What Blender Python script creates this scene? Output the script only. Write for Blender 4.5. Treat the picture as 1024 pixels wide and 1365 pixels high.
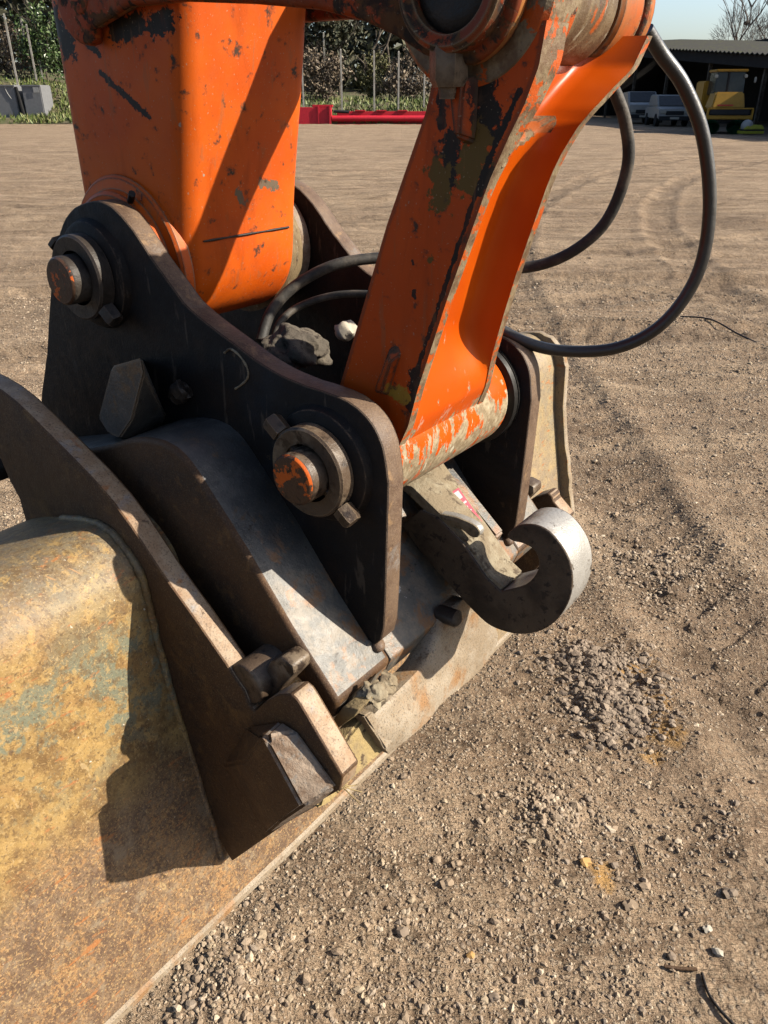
import bpy, bmesh, math, random
import numpy as np
from mathutils import Vector, Matrix, Quaternion
R = math.radians
random.seed(7); RNG = np.random.default_rng(7)
for o in list(bpy.data.objects): bpy.data.objects.remove(o)
sc = bpy.context.scene
COL = sc.collection

# ------------------------------------------------------------------ camera, sky, sun, exposure
CAM_H = 1.5
FOC = 1026.0                                  # focal length in units of the 1024-wide picture
PITCH = math.atan((682.5 - 130.0) / FOC)
cd = bpy.data.cameras.new('camera'); cam = bpy.data.objects.new('camera', cd); COL.objects.link(cam)
cam.location = (0, 0, CAM_H); cam.rotation_euler = (R(90) - PITCH, 0, 0)
cd.sensor_fit = 'HORIZONTAL'; cd.sensor_width = 36; cd.lens = 36 * FOC / 1024
cd.clip_start = 0.02; cd.clip_end = 8000
sc.camera = cam
SUN_AZ, SUN_EL = R(97), R(34)
world = bpy.data.worlds.new('World'); sc.world = world; world.use_nodes = True
wn = world.node_tree; bg = wn.nodes['Background']
sky = wn.nodes.new('ShaderNodeTexSky'); sky.sky_type = 'NISHITA'; sky.sun_disc = False
sky.sun_elevation = SUN_EL; sky.sun_rotation = SUN_AZ; sky.dust_density = 2.5; sky.air_density = 1.0; sky.ozone_density = 3.0
wn.links.new(sky.outputs[0], bg.inputs[0]); bg.inputs[1].default_value = 0.075
sd = bpy.data.lights.new('sun', 'SUN'); sd.energy = 5.0; sd.angle = R(0.53); sd.color = (1, 0.91, 0.77)
so = bpy.data.objects.new('sun', sd); COL.objects.link(so)
SUN = Vector((math.sin(SUN_AZ) * math.cos(SUN_EL), math.cos(SUN_AZ) * math.cos(SUN_EL), math.sin(SUN_EL)))
so.rotation_euler = SUN.to_track_quat('Z', 'Y').to_euler(); so.location = (20, -5, 20)
vs = sc.view_settings; vs.view_transform = 'Standard'; vs.look = 'None'; vs.gamma = 1; vs.use_curve_mapping = False
vs.exposure = 1.75

# ------------------------------------------------------------------ machine frame: u across, w along the pins, v up
AZ = R(37.6)
UX = np.array([math.cos(AZ), -math.sin(AZ), 0]); WX = np.array([math.sin(AZ), math.cos(AZ), 0])
CP, SP = math.cos(PITCH), math.sin(PITCH)
def P(u, w, v): q = UX * u + WX * w; return (q[0], q[1], v)
def ray(px, py):
    x = (px - 512) / FOC; y = (682.5 - py) / FOC
    return np.array([x, CP + y * SP, y * CP - SP])
def uv(pts, w):                                # picture points measured on the plane w -> (u, v) in metres
    out = []
    for px, py in pts:
        r = ray(px, py); p = r * (w / (r @ WX)); out.append((float(p @ UX), float(p[2] + CAM_H)))
    return out
def at_y(px, py, y):                           # point at forward distance y
    r = ray(px, py); p = r * (y / r[1]); return (p[0], p[1], p[2] + CAM_H)
def at_w(px, py, w):
    r = ray(px, py); p = r * (w / (r @ WX)); return Vector((p[0], p[1], p[2] + CAM_H))
def spl(pts, n=4, closed=False):               # Catmull-Rom through the points
    m = len(pts); out = []
    rng = range(m) if closed else range(m - 1)
    for i in rng:
        a = pts[(i - 1) % m] if closed else pts[max(i - 1, 0)]; b = pts[i]
        c = pts[(i + 1) % m]; d = pts[(i + 2) % m] if closed else pts[min(i + 2, m - 1)]
        for k in range(n):
            t = k / n
            out.append(tuple(0.5 * ((2 * b[j]) + (-a[j] + c[j]) * t + (2 * a[j] - 5 * b[j] + 4 * c[j] - d[j]) * t * t
                       + (-a[j] + 3 * b[j] - 3 * c[j] + d[j]) * t ** 3) for j in range(len(b))))
    if not closed: out.append(tuple(pts[-1]))
    return out
def arc(u, v, r, a0, a1, n=12):
    return [(u + r * math.cos(R(a0 + (a1 - a0) * k / n)), v + r * math.sin(R(a0 + (a1 - a0) * k / n))) for k in range(n + 1)]

# ------------------------------------------------------------------ material helpers
class Mat:
    def __init__(s, name):
        s.m = bpy.data.materials.new(name); s.m.use_nodes = True; s.t = s.m.node_tree
        s.b = s.t.nodes['Principled BSDF']; s.geo = s.t.nodes.new('ShaderNodeNewGeometry')
        s.pos = s.geo.outputs['Position']
    def n(s, ty, **k):
        x = s.t.nodes.new(ty)
        for a, b in k.items(): setattr(x, a, b)
        return x
    def l(s, a, b): s.t.links.new(a, b)
    def put(s, sock, v):
        if hasattr(v, 'is_linked'): s.l(v, sock)
        elif isinstance(v, (tuple, list)): sock.default_value = tuple(v) + ((1,) if len(v) == 3 and sock.type == 'RGBA' else ())
        else: sock.default_value = v
    def noise(s, scale, detail=4, rough=0.55, dist=0.0, stretch=None, vec=None):
        x = s.n('ShaderNodeTexNoise'); x.inputs['Scale'].default_value = scale; x.inputs['Detail'].default_value = detail
        x.inputs['Roughness'].default_value = rough; x.inputs['Distortion'].default_value = dist
        src = vec or s.pos
        if stretch:
            mp = s.n('ShaderNodeMapping'); mp.inputs['Scale'].default_value = stretch[:3]
            if len(stretch) > 3: mp.inputs['Rotation'].default_value = (0, 0, stretch[3])
            s.l(src, mp.inputs[0]); src = mp.outputs[0]
        s.l(src, x.inputs['Vector']); return x.outputs['Fac']
    def ramp(s, f, lo, hi):                   # smooth 0..1 between lo and hi
        x = s.n('ShaderNodeMapRange'); x.interpolation_type = 'SMOOTHSTEP'; s.l(f, x.inputs[0])
        x.inputs[1].default_value = lo; x.inputs[2].default_value = hi; return x.outputs[0]
    def math(s, op, a, b=0.0):
        x = s.n('ShaderNodeMath', operation=op); s.put(x.inputs[0], a); s.put(x.inputs[1], b); return x.outputs[0]
    def mix(s, f, a, b):
        x = s.n('ShaderNodeMix', data_type='RGBA'); s.put(x.inputs[0], f); s.put(x.inputs[6], a); s.put(x.inputs[7], b); return x.outputs[2]
    def edge(s, radius=0.006):                # bevel-normal mask of the sharp edges
        bv = s.n('ShaderNodeBevel', samples=4); bv.inputs[0].default_value = radius
        d = s.n('ShaderNodeVectorMath', operation='DOT_PRODUCT'); s.l(bv.outputs[0], d.inputs[0]); s.l(s.geo.outputs['Normal'], d.inputs[1])
        return s.math('SUBTRACT', 1.0, d.outputs['Value'])
    def bump(s, h, strength=0.3, dist=0.002, prev=None):
        x = s.n('ShaderNodeBump'); x.inputs['Strength'].default_value = strength; x.inputs['Distance'].default_value = dist
        s.l(h, x.inputs['Height'])
        if prev: s.l(prev, x.inputs['Normal'])
        return x.outputs[0]
    def out(s, col, rough=0.6, metal=0.0, normal=None, spec=None, k=0.35):
        col = s.mix(1.0 - k, col, (0, 0, 0))
        s.put(s.b.inputs['Base Color'], col); s.put(s.b.inputs['Roughness'], rough); s.put(s.b.inputs['Metallic'], metal)
        if normal: s.l(normal, s.b.inputs['Normal'])
        s.b.inputs['Specular IOR Level'].default_value = (0.4 if spec is None else spec) * 0.7
        return s.m

def painted(name, c1, c2, chips=(0.64, 0.67), edge_r=0.006, rough=0.42, chipcol=(0.045, 0.032, 0.024), bare=(0.30, 0.22, 0.13), dirt=0.25, edge_amt=1.0, marks=()):
    m = Mat(name)
    col = m.mix(m.ramp(m.noise(6, 3), 0.35, 0.65), c1, c2)
    dustm = m.math('MULTIPLY', m.ramp(m.noise(23, 6, 0.7), 0.45, 0.75), dirt)
    col = m.mix(dustm, col, (0.22, 0.15, 0.085))
    cn = m.noise(34, 7, 0.62, 0.4); cl = m.noise(7, 2)
    chip = m.ramp(m.math('ADD', m.math('MULTIPLY', cn, 0.62), m.math('MULTIPLY', cl, 0.38)), chips[0], chips[1])
    cc = m.mix(m.ramp(m.noise(60, 3), 0.4, 0.6), chipcol, (0.16, 0.075, 0.03))
    col = m.mix(chip, col, cc)
    h = m.math('SUBTRACT', m.math('MULTIPLY', m.noise(160, 3), 0.25), chip)
    if marks: m.warp = m.noise(75, 5, 0.65, 0.3); col = marks_on(m, col, marks)
    if edge_amt:
        e = m.math('MULTIPLY', m.edge(edge_r), 7.0)
        en = m.math('ADD', e, m.math('MULTIPLY', m.math('SUBTRACT', m.noise(40, 5, 0.65), 0.5), 1.6))
        em = m.math('MULTIPLY', m.ramp(en, 0.35, 0.6), edge_amt)
        dark = m.math('MULTIPLY', m.ramp(en, 0.12, 0.32), edge_amt)
        col = m.mix(dark, col, (0.075, 0.045, 0.028)); col = m.mix(em, col, bare)
    col = m.mix(m.math('MULTIPLY', m.ramp(m.noise(1.0, 4, 0.65, 0.2, (60, 60, 7)), 0.60, 0.66), 0.30), col, (0.30, 0.16, 0.07))
    col = m.mix(m.math('MULTIPLY', m.ramp(m.noise(1.0, 5, 0.7, 0.6, (12, 12, 2.2)), 0.52, 0.70), 0.40), col, tuple(q * 0.45 for q in c2))
    spec = m.ramp(m.noise(300, 1, 0.3), 0.73, 0.76)
    col = m.mix(m.math('MULTIPLY', spec, 0.5), col, (0.5, 0.42, 0.3))
    rg = m.math('ADD', rough, m.math('MULTIPLY', m.noise(40, 4), 0.25))
    return m.out(col, m.math('ADD', rg, m.math('MULTIPLY', chip, 0.3)), 0.0, m.bump(h, 0.35, 0.0012), 0.22)

def scuff(m, col, amt, cc=(0.17, 0.13, 0.095)):
    k = m.math('MULTIPLY', m.ramp(m.noise(1.0, 4, 0.65, 0.3, (55, 55, 9)), 0.60, 0.68), amt)
    k2 = m.math('MULTIPLY', m.ramp(m.noise(3.0, 7, 0.72, 0.6), 0.50, 0.70), amt * 0.6)
    return m.mix(k2, m.mix(k, col, cc), (0.085, 0.062, 0.045))
def steel(name, cols, rough=0.55, metal=0.0, scale=1.0, bumps=0.5, edge=None, edge_r=0.005, stretch=None, fine=0.0, spec=0.3, scuffs=0.0):
    """layered rust / grime: cols = [(colour, noise scale, lo, hi), ...] painted one over the other"""
    m = Mat(name); col = cols[0][0]
    for i, (c, sc_, lo, hi) in enumerate(cols[1:]):
        col = m.mix(m.ramp(m.noise(sc_ * scale, 7, 0.66, 0.3 * (i % 2), stretch), lo, hi), col, c)
    if fine:
        fn = m.noise(420, 3, 0.6); col = m.mix(m.math('MULTIPLY', m.ramp(fn, 0.5, 0.68), fine), col, (0.48, 0.33, 0.18))
        fd = m.noise(330, 3, 0.6); col = m.mix(m.math('MULTIPLY', m.ramp(fd, 0.52, 0.66), fine), col, (0.06, 0.035, 0.02))
    if edge:
        e = m.math('ADD', m.math('MULTIPLY', m.edge(edge_r), 7.0), m.math('MULTIPLY', m.math('SUBTRACT', m.noise(60, 5, 0.65), 0.5), 1.3))
        col = m.mix(m.ramp(e, 0.25, 0.6), col, edge)
    if scuffs: col = scuff(m, col, scuffs)
    h1 = m.noise(28, 6, 0.7); h2 = m.noise(220, 4, 0.6)
    nb = m.bump(m.noise(7, 3), bumps * 0.5, 0.012); nb = m.bump(h1, bumps * 0.6, 0.006, nb); nb = m.bump(h2, bumps, 0.0016, nb)
    rg = m.math('ADD', rough - 0.12, m.math('MULTIPLY', m.noise(50, 4), 0.3))
    return m.out(col, rg, metal, nb, spec)

MT = {}
def on_u(px, py, u_):                          # point of the plane u = const seen at a picture point
    r = ray(px, py); p = r * (u_ / (r @ UX)); return (p[0], p[1], p[2] + CAM_H)
ws_ = lambda a, b: tuple(at_w(a, b, 0.868))
wl_ = lambda a, b: tuple(at_w(a, b, 0.866))
fu_ = lambda a, b: on_u(a, b, -1.075)
BLK, GRY, PAL, OLV, YEL = (0.022, 0.016, 0.013), (0.20, 0.15, 0.10), (0.52, 0.40, 0.30), (0.17, 0.10, 0.018), (0.50, 0.27, 0.03)
stick_marks = [(ws_(134, 97), ws_(200, 157), 0.006, BLK), (ws_(98, 40), ws_(132, 72), 0.006, BLK), (ws_(70, 25), ws_(92, 60), 0.022, BLK), (ws_(150, 40), ws_(185, 30), 0.020, BLK),
    (ws_(205, 35), ws_(222, 25), 0.016, BLK), (ws_(236, 22), ws_(240, 45), 0.008, BLK), (fu_(258, 88), fu_(260, 100), 0.006, BLK), (fu_(266, 192), fu_(266, 200), 0.006, BLK),
    (fu_(320, 258), fu_(342, 294), 0.010, GRY), (fu_(350, 245), fu_(372, 250), 0.009, GRY), (fu_(366, 105), fu_(372, 135), 0.006, BLK), (fu_(382, 120), fu_(385, 140), 0.005, BLK), (fu_(362, 165), fu_(359, 200), 0.005, PAL),
    (fu_(250, 228), fu_(248, 244), 0.0025, PAL), (fu_(256, 226), fu_(258, 242), 0.0025, PAL), (fu_(268, 228), fu_(271, 233), 0.003, PAL), (fu_(240, 165), fu_(238, 174), 0.003, PAL), (fu_(291, 164), fu_(291, 166), 0.003, PAL), (fu_(278, 25), fu_(281, 26), 0.002, PAL),
    (fu_(388, 320), fu_(394, 345), 0.009, GRY), (fu_(360, 345), fu_(385, 336), 0.007, GRY)]
link_marks = [(wl_(600, 190), wl_(598, 240), 0.016, BLK), (wl_(645, 110), wl_(650, 180), 0.020, BLK), (wl_(588, 120), wl_(590, 165), 0.007, BLK), (wl_(585, 230), wl_(590, 268), 0.018, OLV), (wl_(640, 195), wl_(625, 240), 0.022, OLV),
    (wl_(572, 345), wl_(573, 347), 0.006, OLV), (wl_(550, 348), wl_(551, 352), 0.003, BLK), (wl_(552, 388), wl_(553, 395), 0.004, BLK), (wl_(516, 490), wl_(512, 508), 0.006, BLK), (wl_(555, 500), wl_(550, 545), 0.012, BLK),
    (wl_(520, 520), wl_(540, 528), 0.012, YEL), (wl_(692, 122), wl_(642, 236), 0.0045, BLK), (wl_(642, 236), wl_(590, 392), 0.0035, BLK), (wl_(590, 392), wl_(552, 505), 0.0035, BLK), (wl_(655, 230), wl_(640, 255), 0.006, BLK)]
def marks_on(m, col, marks):
    for p0, p1, r_, c_ in marks:
        p0, p1 = Vector(p0), Vector(p1); d = p1 - p0; L2 = max(d.length_squared, 1e-8)
        q = m.n('ShaderNodeVectorMath', operation='SUBTRACT'); m.l(m.pos, q.inputs[0]); q.inputs[1].default_value = p0
        dt = m.n('ShaderNodeVectorMath', operation='DOT_PRODUCT'); m.l(q.outputs[0], dt.inputs[0]); dt.inputs[1].default_value = d / L2
        cl_ = m.n('ShaderNodeClamp'); m.l(dt.outputs['Value'], cl_.inputs[0])
        sc_ = m.n('ShaderNodeVectorMath', operation='SCALE'); sc_.inputs[0].default_value = d; m.l(cl_.outputs[0], sc_.inputs['Scale'])
        ds = m.n('ShaderNodeVectorMath', operation='DISTANCE'); m.l(q.outputs[0], ds.inputs[0]); m.l(sc_.outputs[0], ds.inputs[1])
        dd = m.math('ADD', ds.outputs['Value'], m.math('MULTIPLY', m.math('SUBTRACT', m.warp, 0.5), r_ * 3.4))
        k = m.math('SUBTRACT', 1.0, m.ramp(dd, r_ * 0.80, r_))
        col = m.mix(k, col, c_)
    return col
MT['orange'] = painted('orange_paint', (0.86, 0.145, 0.004), (0.74, 0.105, 0.002), (0.715, 0.73), marks=stick_marks, dirt=0.12)
MT['orange_worn'] = painted('worn_orange_paint', (0.62, 0.12, 0.012), (0.50, 0.20, 0.05), (0.53, 0.58), rough=0.5, chipcol=(0.33, 0.24, 0.14), bare=(0.4, 0.32, 0.2), dirt=0.6)
MT['orange_link'] = painted('link_side_paint', (0.78, 0.105, 0.002), (0.68, 0.085, 0.001), (0.655, 0.675), edge_r=0.012, marks=link_marks, dirt=0.12, bare=(0.1, 0.06, 0.035))
MT['orange_dirty_shaded'] = painted('dirty_shaded_orange_paint', (0.46, 0.062, 0.004), (0.27, 0.042, 0.006), (0.50, 0.54), rough=0.5, dirt=0.35)
MT['strip'] = steel('worn_edge_steel', [((0.36, 0.27, 0.16),), ((0.20, 0.12, 0.065), 30, 0.42, 0.60), ((0.66, 0.11, 0.006), 34, 0.54, 0.57), ((0.06, 0.035, 0.02), 45, 0.6, 0.68)], 0.5)
MT['plate'] = steel('black_coupler_steel', [((0.017, 0.014, 0.013),), ((0.036, 0.022, 0.015), 9, 0.48, 0.7), ((0.016, 0.021, 0.028), 5, 0.5, 0.7), ((0.10, 0.065, 0.035), 40, 0.66, 0.74)], 0.6, edge=(0.20, 0.135, 0.09), edge_r=0.004, spec=0.16, scuffs=0.45)
MT['plate_rim'] = steel('rusted_plate_edge', [((0.20, 0.13, 0.085),), ((0.12, 0.07, 0.045), 16, 0.42, 0.65), ((0.34, 0.21, 0.11), 30, 0.55, 0.68), ((0.28, 0.26, 0.24), 12, 0.6, 0.75)], 0.55, fine=0.25)
m = Mat('worn_dark_coupler_casting'); sx = m.n('ShaderNodeSeparateXYZ'); m.l(m.pos, sx.inputs[0])
c = m.mix(m.ramp(m.noise(9, 7, 0.68), 0.42, 0.62), (0.062, 0.063, 0.062), (0.135, 0.13, 0.12))
c = m.mix(m.ramp(m.noise(19, 6, 0.7), 0.56, 0.66), c, (0.15, 0.095, 0.05))
fr_ = m.math('ADD', m.math('SUBTRACT', 1.0, m.ramp(sx.outputs['Z'], 0.74, 0.95)), m.math('MULTIPLY', m.math('SUBTRACT', m.noise(13, 7, 0.7), 0.5), 1.1))
wc_ = m.mix(m.ramp(m.noise(34, 6, 0.7), 0.42, 0.6), (0.15, 0.145, 0.13), (0.27, 0.225, 0.17))
c = m.mix(m.math('MULTIPLY', m.ramp(fr_, 0.35, 0.85), 0.9), c, wc_)                       # paler lower down, towards the front edge
c = m.mix(m.math('MULTIPLY', m.ramp(m.noise(15, 7, 0.7, 0.4), 0.51, 0.59), m.ramp(fr_, 0.1, 0.6)), c, (0.30, 0.155, 0.07))
c = m.mix(m.ramp(m.noise(50, 6, 0.7), 0.60, 0.66), c, (0.055, 0.045, 0.035)); c = m.mix(m.math('MULTIPLY', m.ramp(m.noise(240, 3, 0.6), 0.62, 0.70), 0.25), c, (0.42, 0.36, 0.27))
A0, B0 = uv([(325, 735)], 0.675)[0], uv([(450, 940)], 0.675)[0]; nb2 = Vector((-(B0[1] - A0[1]), B0[0] - A0[0]))
def on_body(px, py):
    r = ray(px, py); t_ = (nb2.x * A0[0] + nb2.y * (A0[1] - CAM_H)) / (nb2.x * (r @ UX) + nb2.y * r[2]); q = r * t_; return (q[0], q[1], q[2] + CAM_H)
m.warp = m.noise(75, 5, 0.65, 0.3); c = marks_on(m, c, [(on_body(531, 776), on_body(533, 788), 0.006, (0.75, 0.74, 0.72)), (on_body(541, 795), on_body(543, 796), 0.003, (0.75, 0.74, 0.72))])
e_ = m.math('ADD', m.math('MULTIPLY', m.edge(0.006), 7.0), m.math('MULTIPLY', m.math('SUBTRACT', m.noise(60, 5, 0.65), 0.5), 1.3))
c = m.mix(m.math('MULTIPLY', m.ramp(e_, 0.25, 0.6), 0.7), c, (0.26, 0.20, 0.14))
nb = m.bump(m.noise(28, 6, 0.7), 0.4, 0.006); nb = m.bump(m.noise(220, 4, 0.6), 0.45, 0.0016, nb)
MT['body'] = m.out(c, m.math('ADD', 0.36, m.math('MULTIPLY', m.noise(50, 4), 0.3)), 0.0, nb, 0.5)
MT['brownside'] = steel('brown_rust_steel', [((0.105, 0.05, 0.02),), ((0.055, 0.03, 0.016), 8, 0.42, 0.65), ((0.17, 0.085, 0.03), 26, 0.55, 0.68)], 0.65, fine=0.2)
MT['ear'] = steel('brown_bucket_ear_steel', [((0.12, 0.058, 0.022),), ((0.07, 0.036, 0.018), 7, 0.42, 0.65), ((0.20, 0.105, 0.035), 22, 0.52, 0.7), ((0.035, 0.022, 0.014), 40, 0.6, 0.7)], 0.65, fine=0.3)
MT['ear_rim'] = steel('rusty_ear_edge', [((0.40, 0.26, 0.155),), ((0.50, 0.37, 0.25), 20, 0.45, 0.62), ((0.42, 0.18, 0.07), 24, 0.56, 0.66), ((0.36, 0.34, 0.33), 15, 0.55, 0.7), ((0.16, 0.10, 0.06), 70, 0.60, 0.68)], 0.55, fine=0.5)
MT['pin'] = steel('oily_pin_steel', [((0.12, 0.08, 0.052),), ((0.25, 0.19, 0.13), 14, 0.48, 0.66), ((0.04, 0.026, 0.018), 30, 0.50, 0.62)], 0.42, edge=(0.26, 0.19, 0.12), edge_r=0.003)
MT['pin_dark'] = steel('greasy_pin_steel', [((0.05, 0.038, 0.03),), ((0.09, 0.075, 0.06), 14, 0.45, 0.65), ((0.02, 0.014, 0.011), 30, 0.50, 0.64)], 0.5, edge=(0.12, 0.09, 0.07), edge_r=0.003)
MT['pin_face'] = steel('pin_face_with_paint', [((0.11, 0.055, 0.03),), ((0.80, 0.15, 0.012), 24, 0.535, 0.555), ((0.04, 0.022, 0.014), 60, 0.56, 0.62)], 0.5)
MT['barrel'] = steel('bare_rubbed_steel', [((0.36, 0.265, 0.15),), ((0.19, 0.12, 0.065), 7, 0.42, 0.60), ((0.60, 0.13, 0.02), 11, 0.585, 0.61), ((0.10, 0.06, 0.04), 20, 0.56, 0.66), ((0.58, 0.50, 0.36), 40, 0.60, 0.66)], 0.42, 0.25, stretch=(1.0, 3.5, 0.8, -AZ))
m = Mat('scraped_orange_boss'); sx = m.n('ShaderNodeSeparateXYZ'); m.l(m.pos, sx.inputs[0])
c = m.mix(m.ramp(m.noise(6, 3), 0.35, 0.65), (0.86, 0.140, 0.004), (0.74, 0.10, 0.002))
hz_ = m.ramp(sx.outputs['Z'], 0.95, 1.15)
bn = m.math('ADD', m.noise(17, 7, 0.66, 0.2, (1.0, 2.0, 0.8, -AZ)), m.math('MULTIPLY', m.math('SUBTRACT', 0.5, hz_), 0.22))
c = m.mix(m.ramp(bn, 0.535, 0.56), c, m.mix(m.ramp(m.noise(70, 5, 0.7), 0.4, 0.62), (0.30, 0.22, 0.13), (0.52, 0.42, 0.27)))
c = m.mix(m.math('MULTIPLY', m.ramp(m.noise(30, 6, 0.7, 0, (1, 2, .7, -AZ)), 0.60, 0.64), m.math('SUBTRACT', 1.0, hz_)), c, (0.74, 0.66, 0.5))
c = m.mix(m.ramp(m.noise(36, 5, 0.65), 0.70, 0.715), c, (0.10, 0.06, 0.035))
MT['boss'] = m.out(c, m.math('ADD', 0.33, m.math('MULTIPLY', m.ramp(bn, 0.54, 0.57), 0.2)), 0.0, m.bump(m.math('MULTIPLY', m.ramp(bn, 0.54, 0.57), -1.0), 0.35, 0.0012), 0.25)
MT['hook'] = steel('cast_hook_steel', [((0.50, 0.48, 0.44),), ((0.36, 0.31, 0.25), 12, 0.48, 0.66), ((0.12, 0.09, 0.065), 34, 0.58, 0.65), ((0.62, 0.60, 0.56), 8, 0.5, 0.75)], 0.36, 0.25, spec=0.5)
MT['hook_face'] = steel('shaded_hook_face', [((0.13, 0.092, 0.06),), ((0.06, 0.042, 0.028), 14, 0.42, 0.62), ((0.035, 0.025, 0.02), 55, 0.56, 0.62)], 0.6)  # browner and darker than the rim: the face's shade is put into its colour
MT['mud'] = steel('dried_mud', [((0.30, 0.235, 0.15),), ((0.40, 0.34, 0.235), 18, 0.45, 0.6), ((0.13, 0.095, 0.06), 45, 0.52, 0.64)], 0.85, bumps=1.0)
MT['clay'] = steel('yellow_clay_mud', [((0.46, 0.34, 0.15),), ((0.36, 0.27, 0.14), 20, 0.45, 0.6), ((0.12, 0.08, 0.045), 60, 0.56, 0.64)], 0.85, bumps=1.0)
MT['lip'] = steel('sandy_lip_steel', [((0.37, 0.29, 0.20),), ((0.46, 0.385, 0.29), 14, 0.42, 0.62), ((0.38, 0.205, 0.09), 10, 0.53, 0.66), ((0.24, 0.17, 0.11), 50, 0.60, 0.68)], 0.6, fine=0.6)
MT['rubber'] = steel('black_hose_rubber', [((0.02, 0.019, 0.018),), ((0.05, 0.043, 0.035), 30, 0.55, 0.7)], 0.38, bumps=0.2, spec=0.6)
MT['rubber_dusty'] = steel('dusty_hose_rubber', [((0.04, 0.037, 0.033),), ((0.12, 0.10, 0.078), 22, 0.46, 0.66)], 0.6, bumps=0.35)
MT['seal'] = steel('black_seal', [((0.02, 0.019, 0.018),), ((0.05, 0.04, 0.035), 30, 0.55, 0.7)], 0.35, bumps=0.1)
MT['grease'] = steel('black_grease', [((0.016, 0.013, 0.011),), ((0.04, 0.026, 0.018), 20, 0.5, 0.7)], 0.5)
MT['rustblock'] = steel('rough_rust_casting', [((0.42, 0.32, 0.235),), ((0.28, 0.185, 0.12), 25, 0.45, 0.6), ((0.34, 0.29, 0.24), 60, 0.52, 0.62)], 0.7, bumps=1.0)

# bucket skin: ochre over grey-green paint, redder and speckled on the lower panel
m = Mat('weathered_bucket_skin')
sx = m.n('ShaderNodeSeparateXYZ'); m.l(m.pos, sx.inputs[0])
c = m.mix(m.ramp(m.noise(14, 8, 0.68), 0.38, 0.58), (0.235, 0.135, 0.05), (0.46, 0.295, 0.105))
c = m.mix(m.math('MULTIPLY', m.ramp(m.noise(7, 6, 0.7, 0.5), 0.52, 0.66), 0.6), c, (0.36, 0.19, 0.07))
hi = m.ramp(m.math('ADD', sx.outputs['Z'], m.math('MULTIPLY', m.math('SUBTRACT', m.noise(8, 5), 0.5), 0.16)), 0.76, 0.87)
c = m.mix(m.math('MULTIPLY', hi, m.math('ADD', 0.35, m.math('MULTIPLY', m.ramp(m.noise(60, 5, 0.7), 0.42, 0.6), 0.55))), c, (0.235, 0.18, 0.125))
gn = m.math('ADD', m.math('MULTIPLY', m.noise(5.5, 4, 0.6, 0.6), 0.55), m.math('MULTIPLY', m.noise(38, 7, 0.7), 0.45))
band = m.math('MULTIPLY', m.ramp(sx.outputs['Z'], 0.50, 0.60), m.math('SUBTRACT', 1.0, m.ramp(sx.outputs['Z'], 0.70, 0.80)))
c = m.mix(m.math('MULTIPLY', m.ramp(gn, 0.475, 0.53), m.math('ADD', 0.25, m.math('MULTIPLY', band, 0.7))), c, (0.215, 0.225, 0.155))
low = m.math('SUBTRACT', 1.0, m.ramp(m.math('ADD', sx.outputs['Z'], m.math('MULTIPLY', m.math('SUBTRACT', m.noise(9, 4), 0.5), 0.12)), 0.40, 0.50))
lowc = m.mix(m.ramp(m.math('ADD', m.math('MULTIPLY', m.noise(130, 5, 0.7), 0.6), m.math('MULTIPLY', m.noise(11, 5, 0.7), 0.4)), 0.495, 0.555), m.mix(m.ramp(m.noise(28, 6, 0.7), 0.42, 0.6), (0.16, 0.10, 0.068), (0.28, 0.185, 0.115)), (0.46, 0.255, 0.11))
lowc = m.mix(m.ramp(m.noise(260, 4, 0.65), 0.52, 0.62), lowc, (0.13, 0.08, 0.05)); lowc = m.mix(m.ramp(m.noise(190, 4, 0.65), 0.56, 0.64), lowc, (0.56, 0.34, 0.16))
lowc = m.mix(m.ramp(m.noise(20, 6, 0.7), 0.52, 0.68), lowc, (0.33, 0.25, 0.17))
c = m.mix(m.math('MULTIPLY', m.ramp(m.noise(46, 7, 0.75), 0.50, 0.60), 0.65), c, (0.19, 0.11, 0.042)); c = m.mix(m.math('MULTIPLY', m.ramp(m.noise(33, 7, 0.75, 0.4), 0.54, 0.62), 0.6), c, (0.60, 0.38, 0.13))
c = m.mix(m.math('MULTIPLY', low, 0.92), c, lowc)
c = m.mix(m.math('MULTIPLY', m.ramp(sx.outputs['Y'], 1.55, 1.95), 0.75), c, m.mix(m.ramp(m.noise(18, 6, 0.7), 0.42, 0.6), (0.36, 0.29, 0.20), (0.47, 0.36, 0.20)))
c = m.mix(m.ramp(m.noise(26, 5, 0.65, 0.0, (0.6, 0.6, 2.2)), 0.60, 0.68), c, (0.46, 0.19, 0.065))
sp1 = m.ramp(m.noise(240, 3, 0.6), 0.56, 0.66); sp2 = m.ramp(m.noise(170, 4, 0.6), 0.56, 0.66)
c = m.mix(m.math('MULTIPLY', sp1, 0.55), c, (0.60, 0.42, 0.19)); c = m.mix(m.math('MULTIPLY', sp2, 0.6), c, (0.10, 0.06, 0.035))
c = m.mix(m.ramp(m.noise(150, 2, 0.4), 0.76, 0.78), c, (0.7, 0.62, 0.5))
for rot, thr, cc in ((0.5, 0.67, (0.56, 0.40, 0.2)), (-0.25, 0.69, (0.14, 0.085, 0.05)), (0.9, 0.69, (0.52, 0.29, 0.12))):
    c = m.mix(m.math('MULTIPLY', m.ramp(m.noise(1.0, 3, 0.6, 0.2, (4, 70, 26, -AZ + rot * 0.15)), thr, thr + 0.04), 0.7), c, cc)
nb = m.bump(m.noise(30, 6, 0.7), 0.3, 0.006); nb = m.bump(m.noise(260, 4, 0.6), 0.5, 0.0015, nb)
MT['skin'] = m.out(c, m.math('ADD', 0.40, m.math('MULTIPLY', m.noise(60, 4), 0.28)), 0.0, nb, 0.35)

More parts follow.
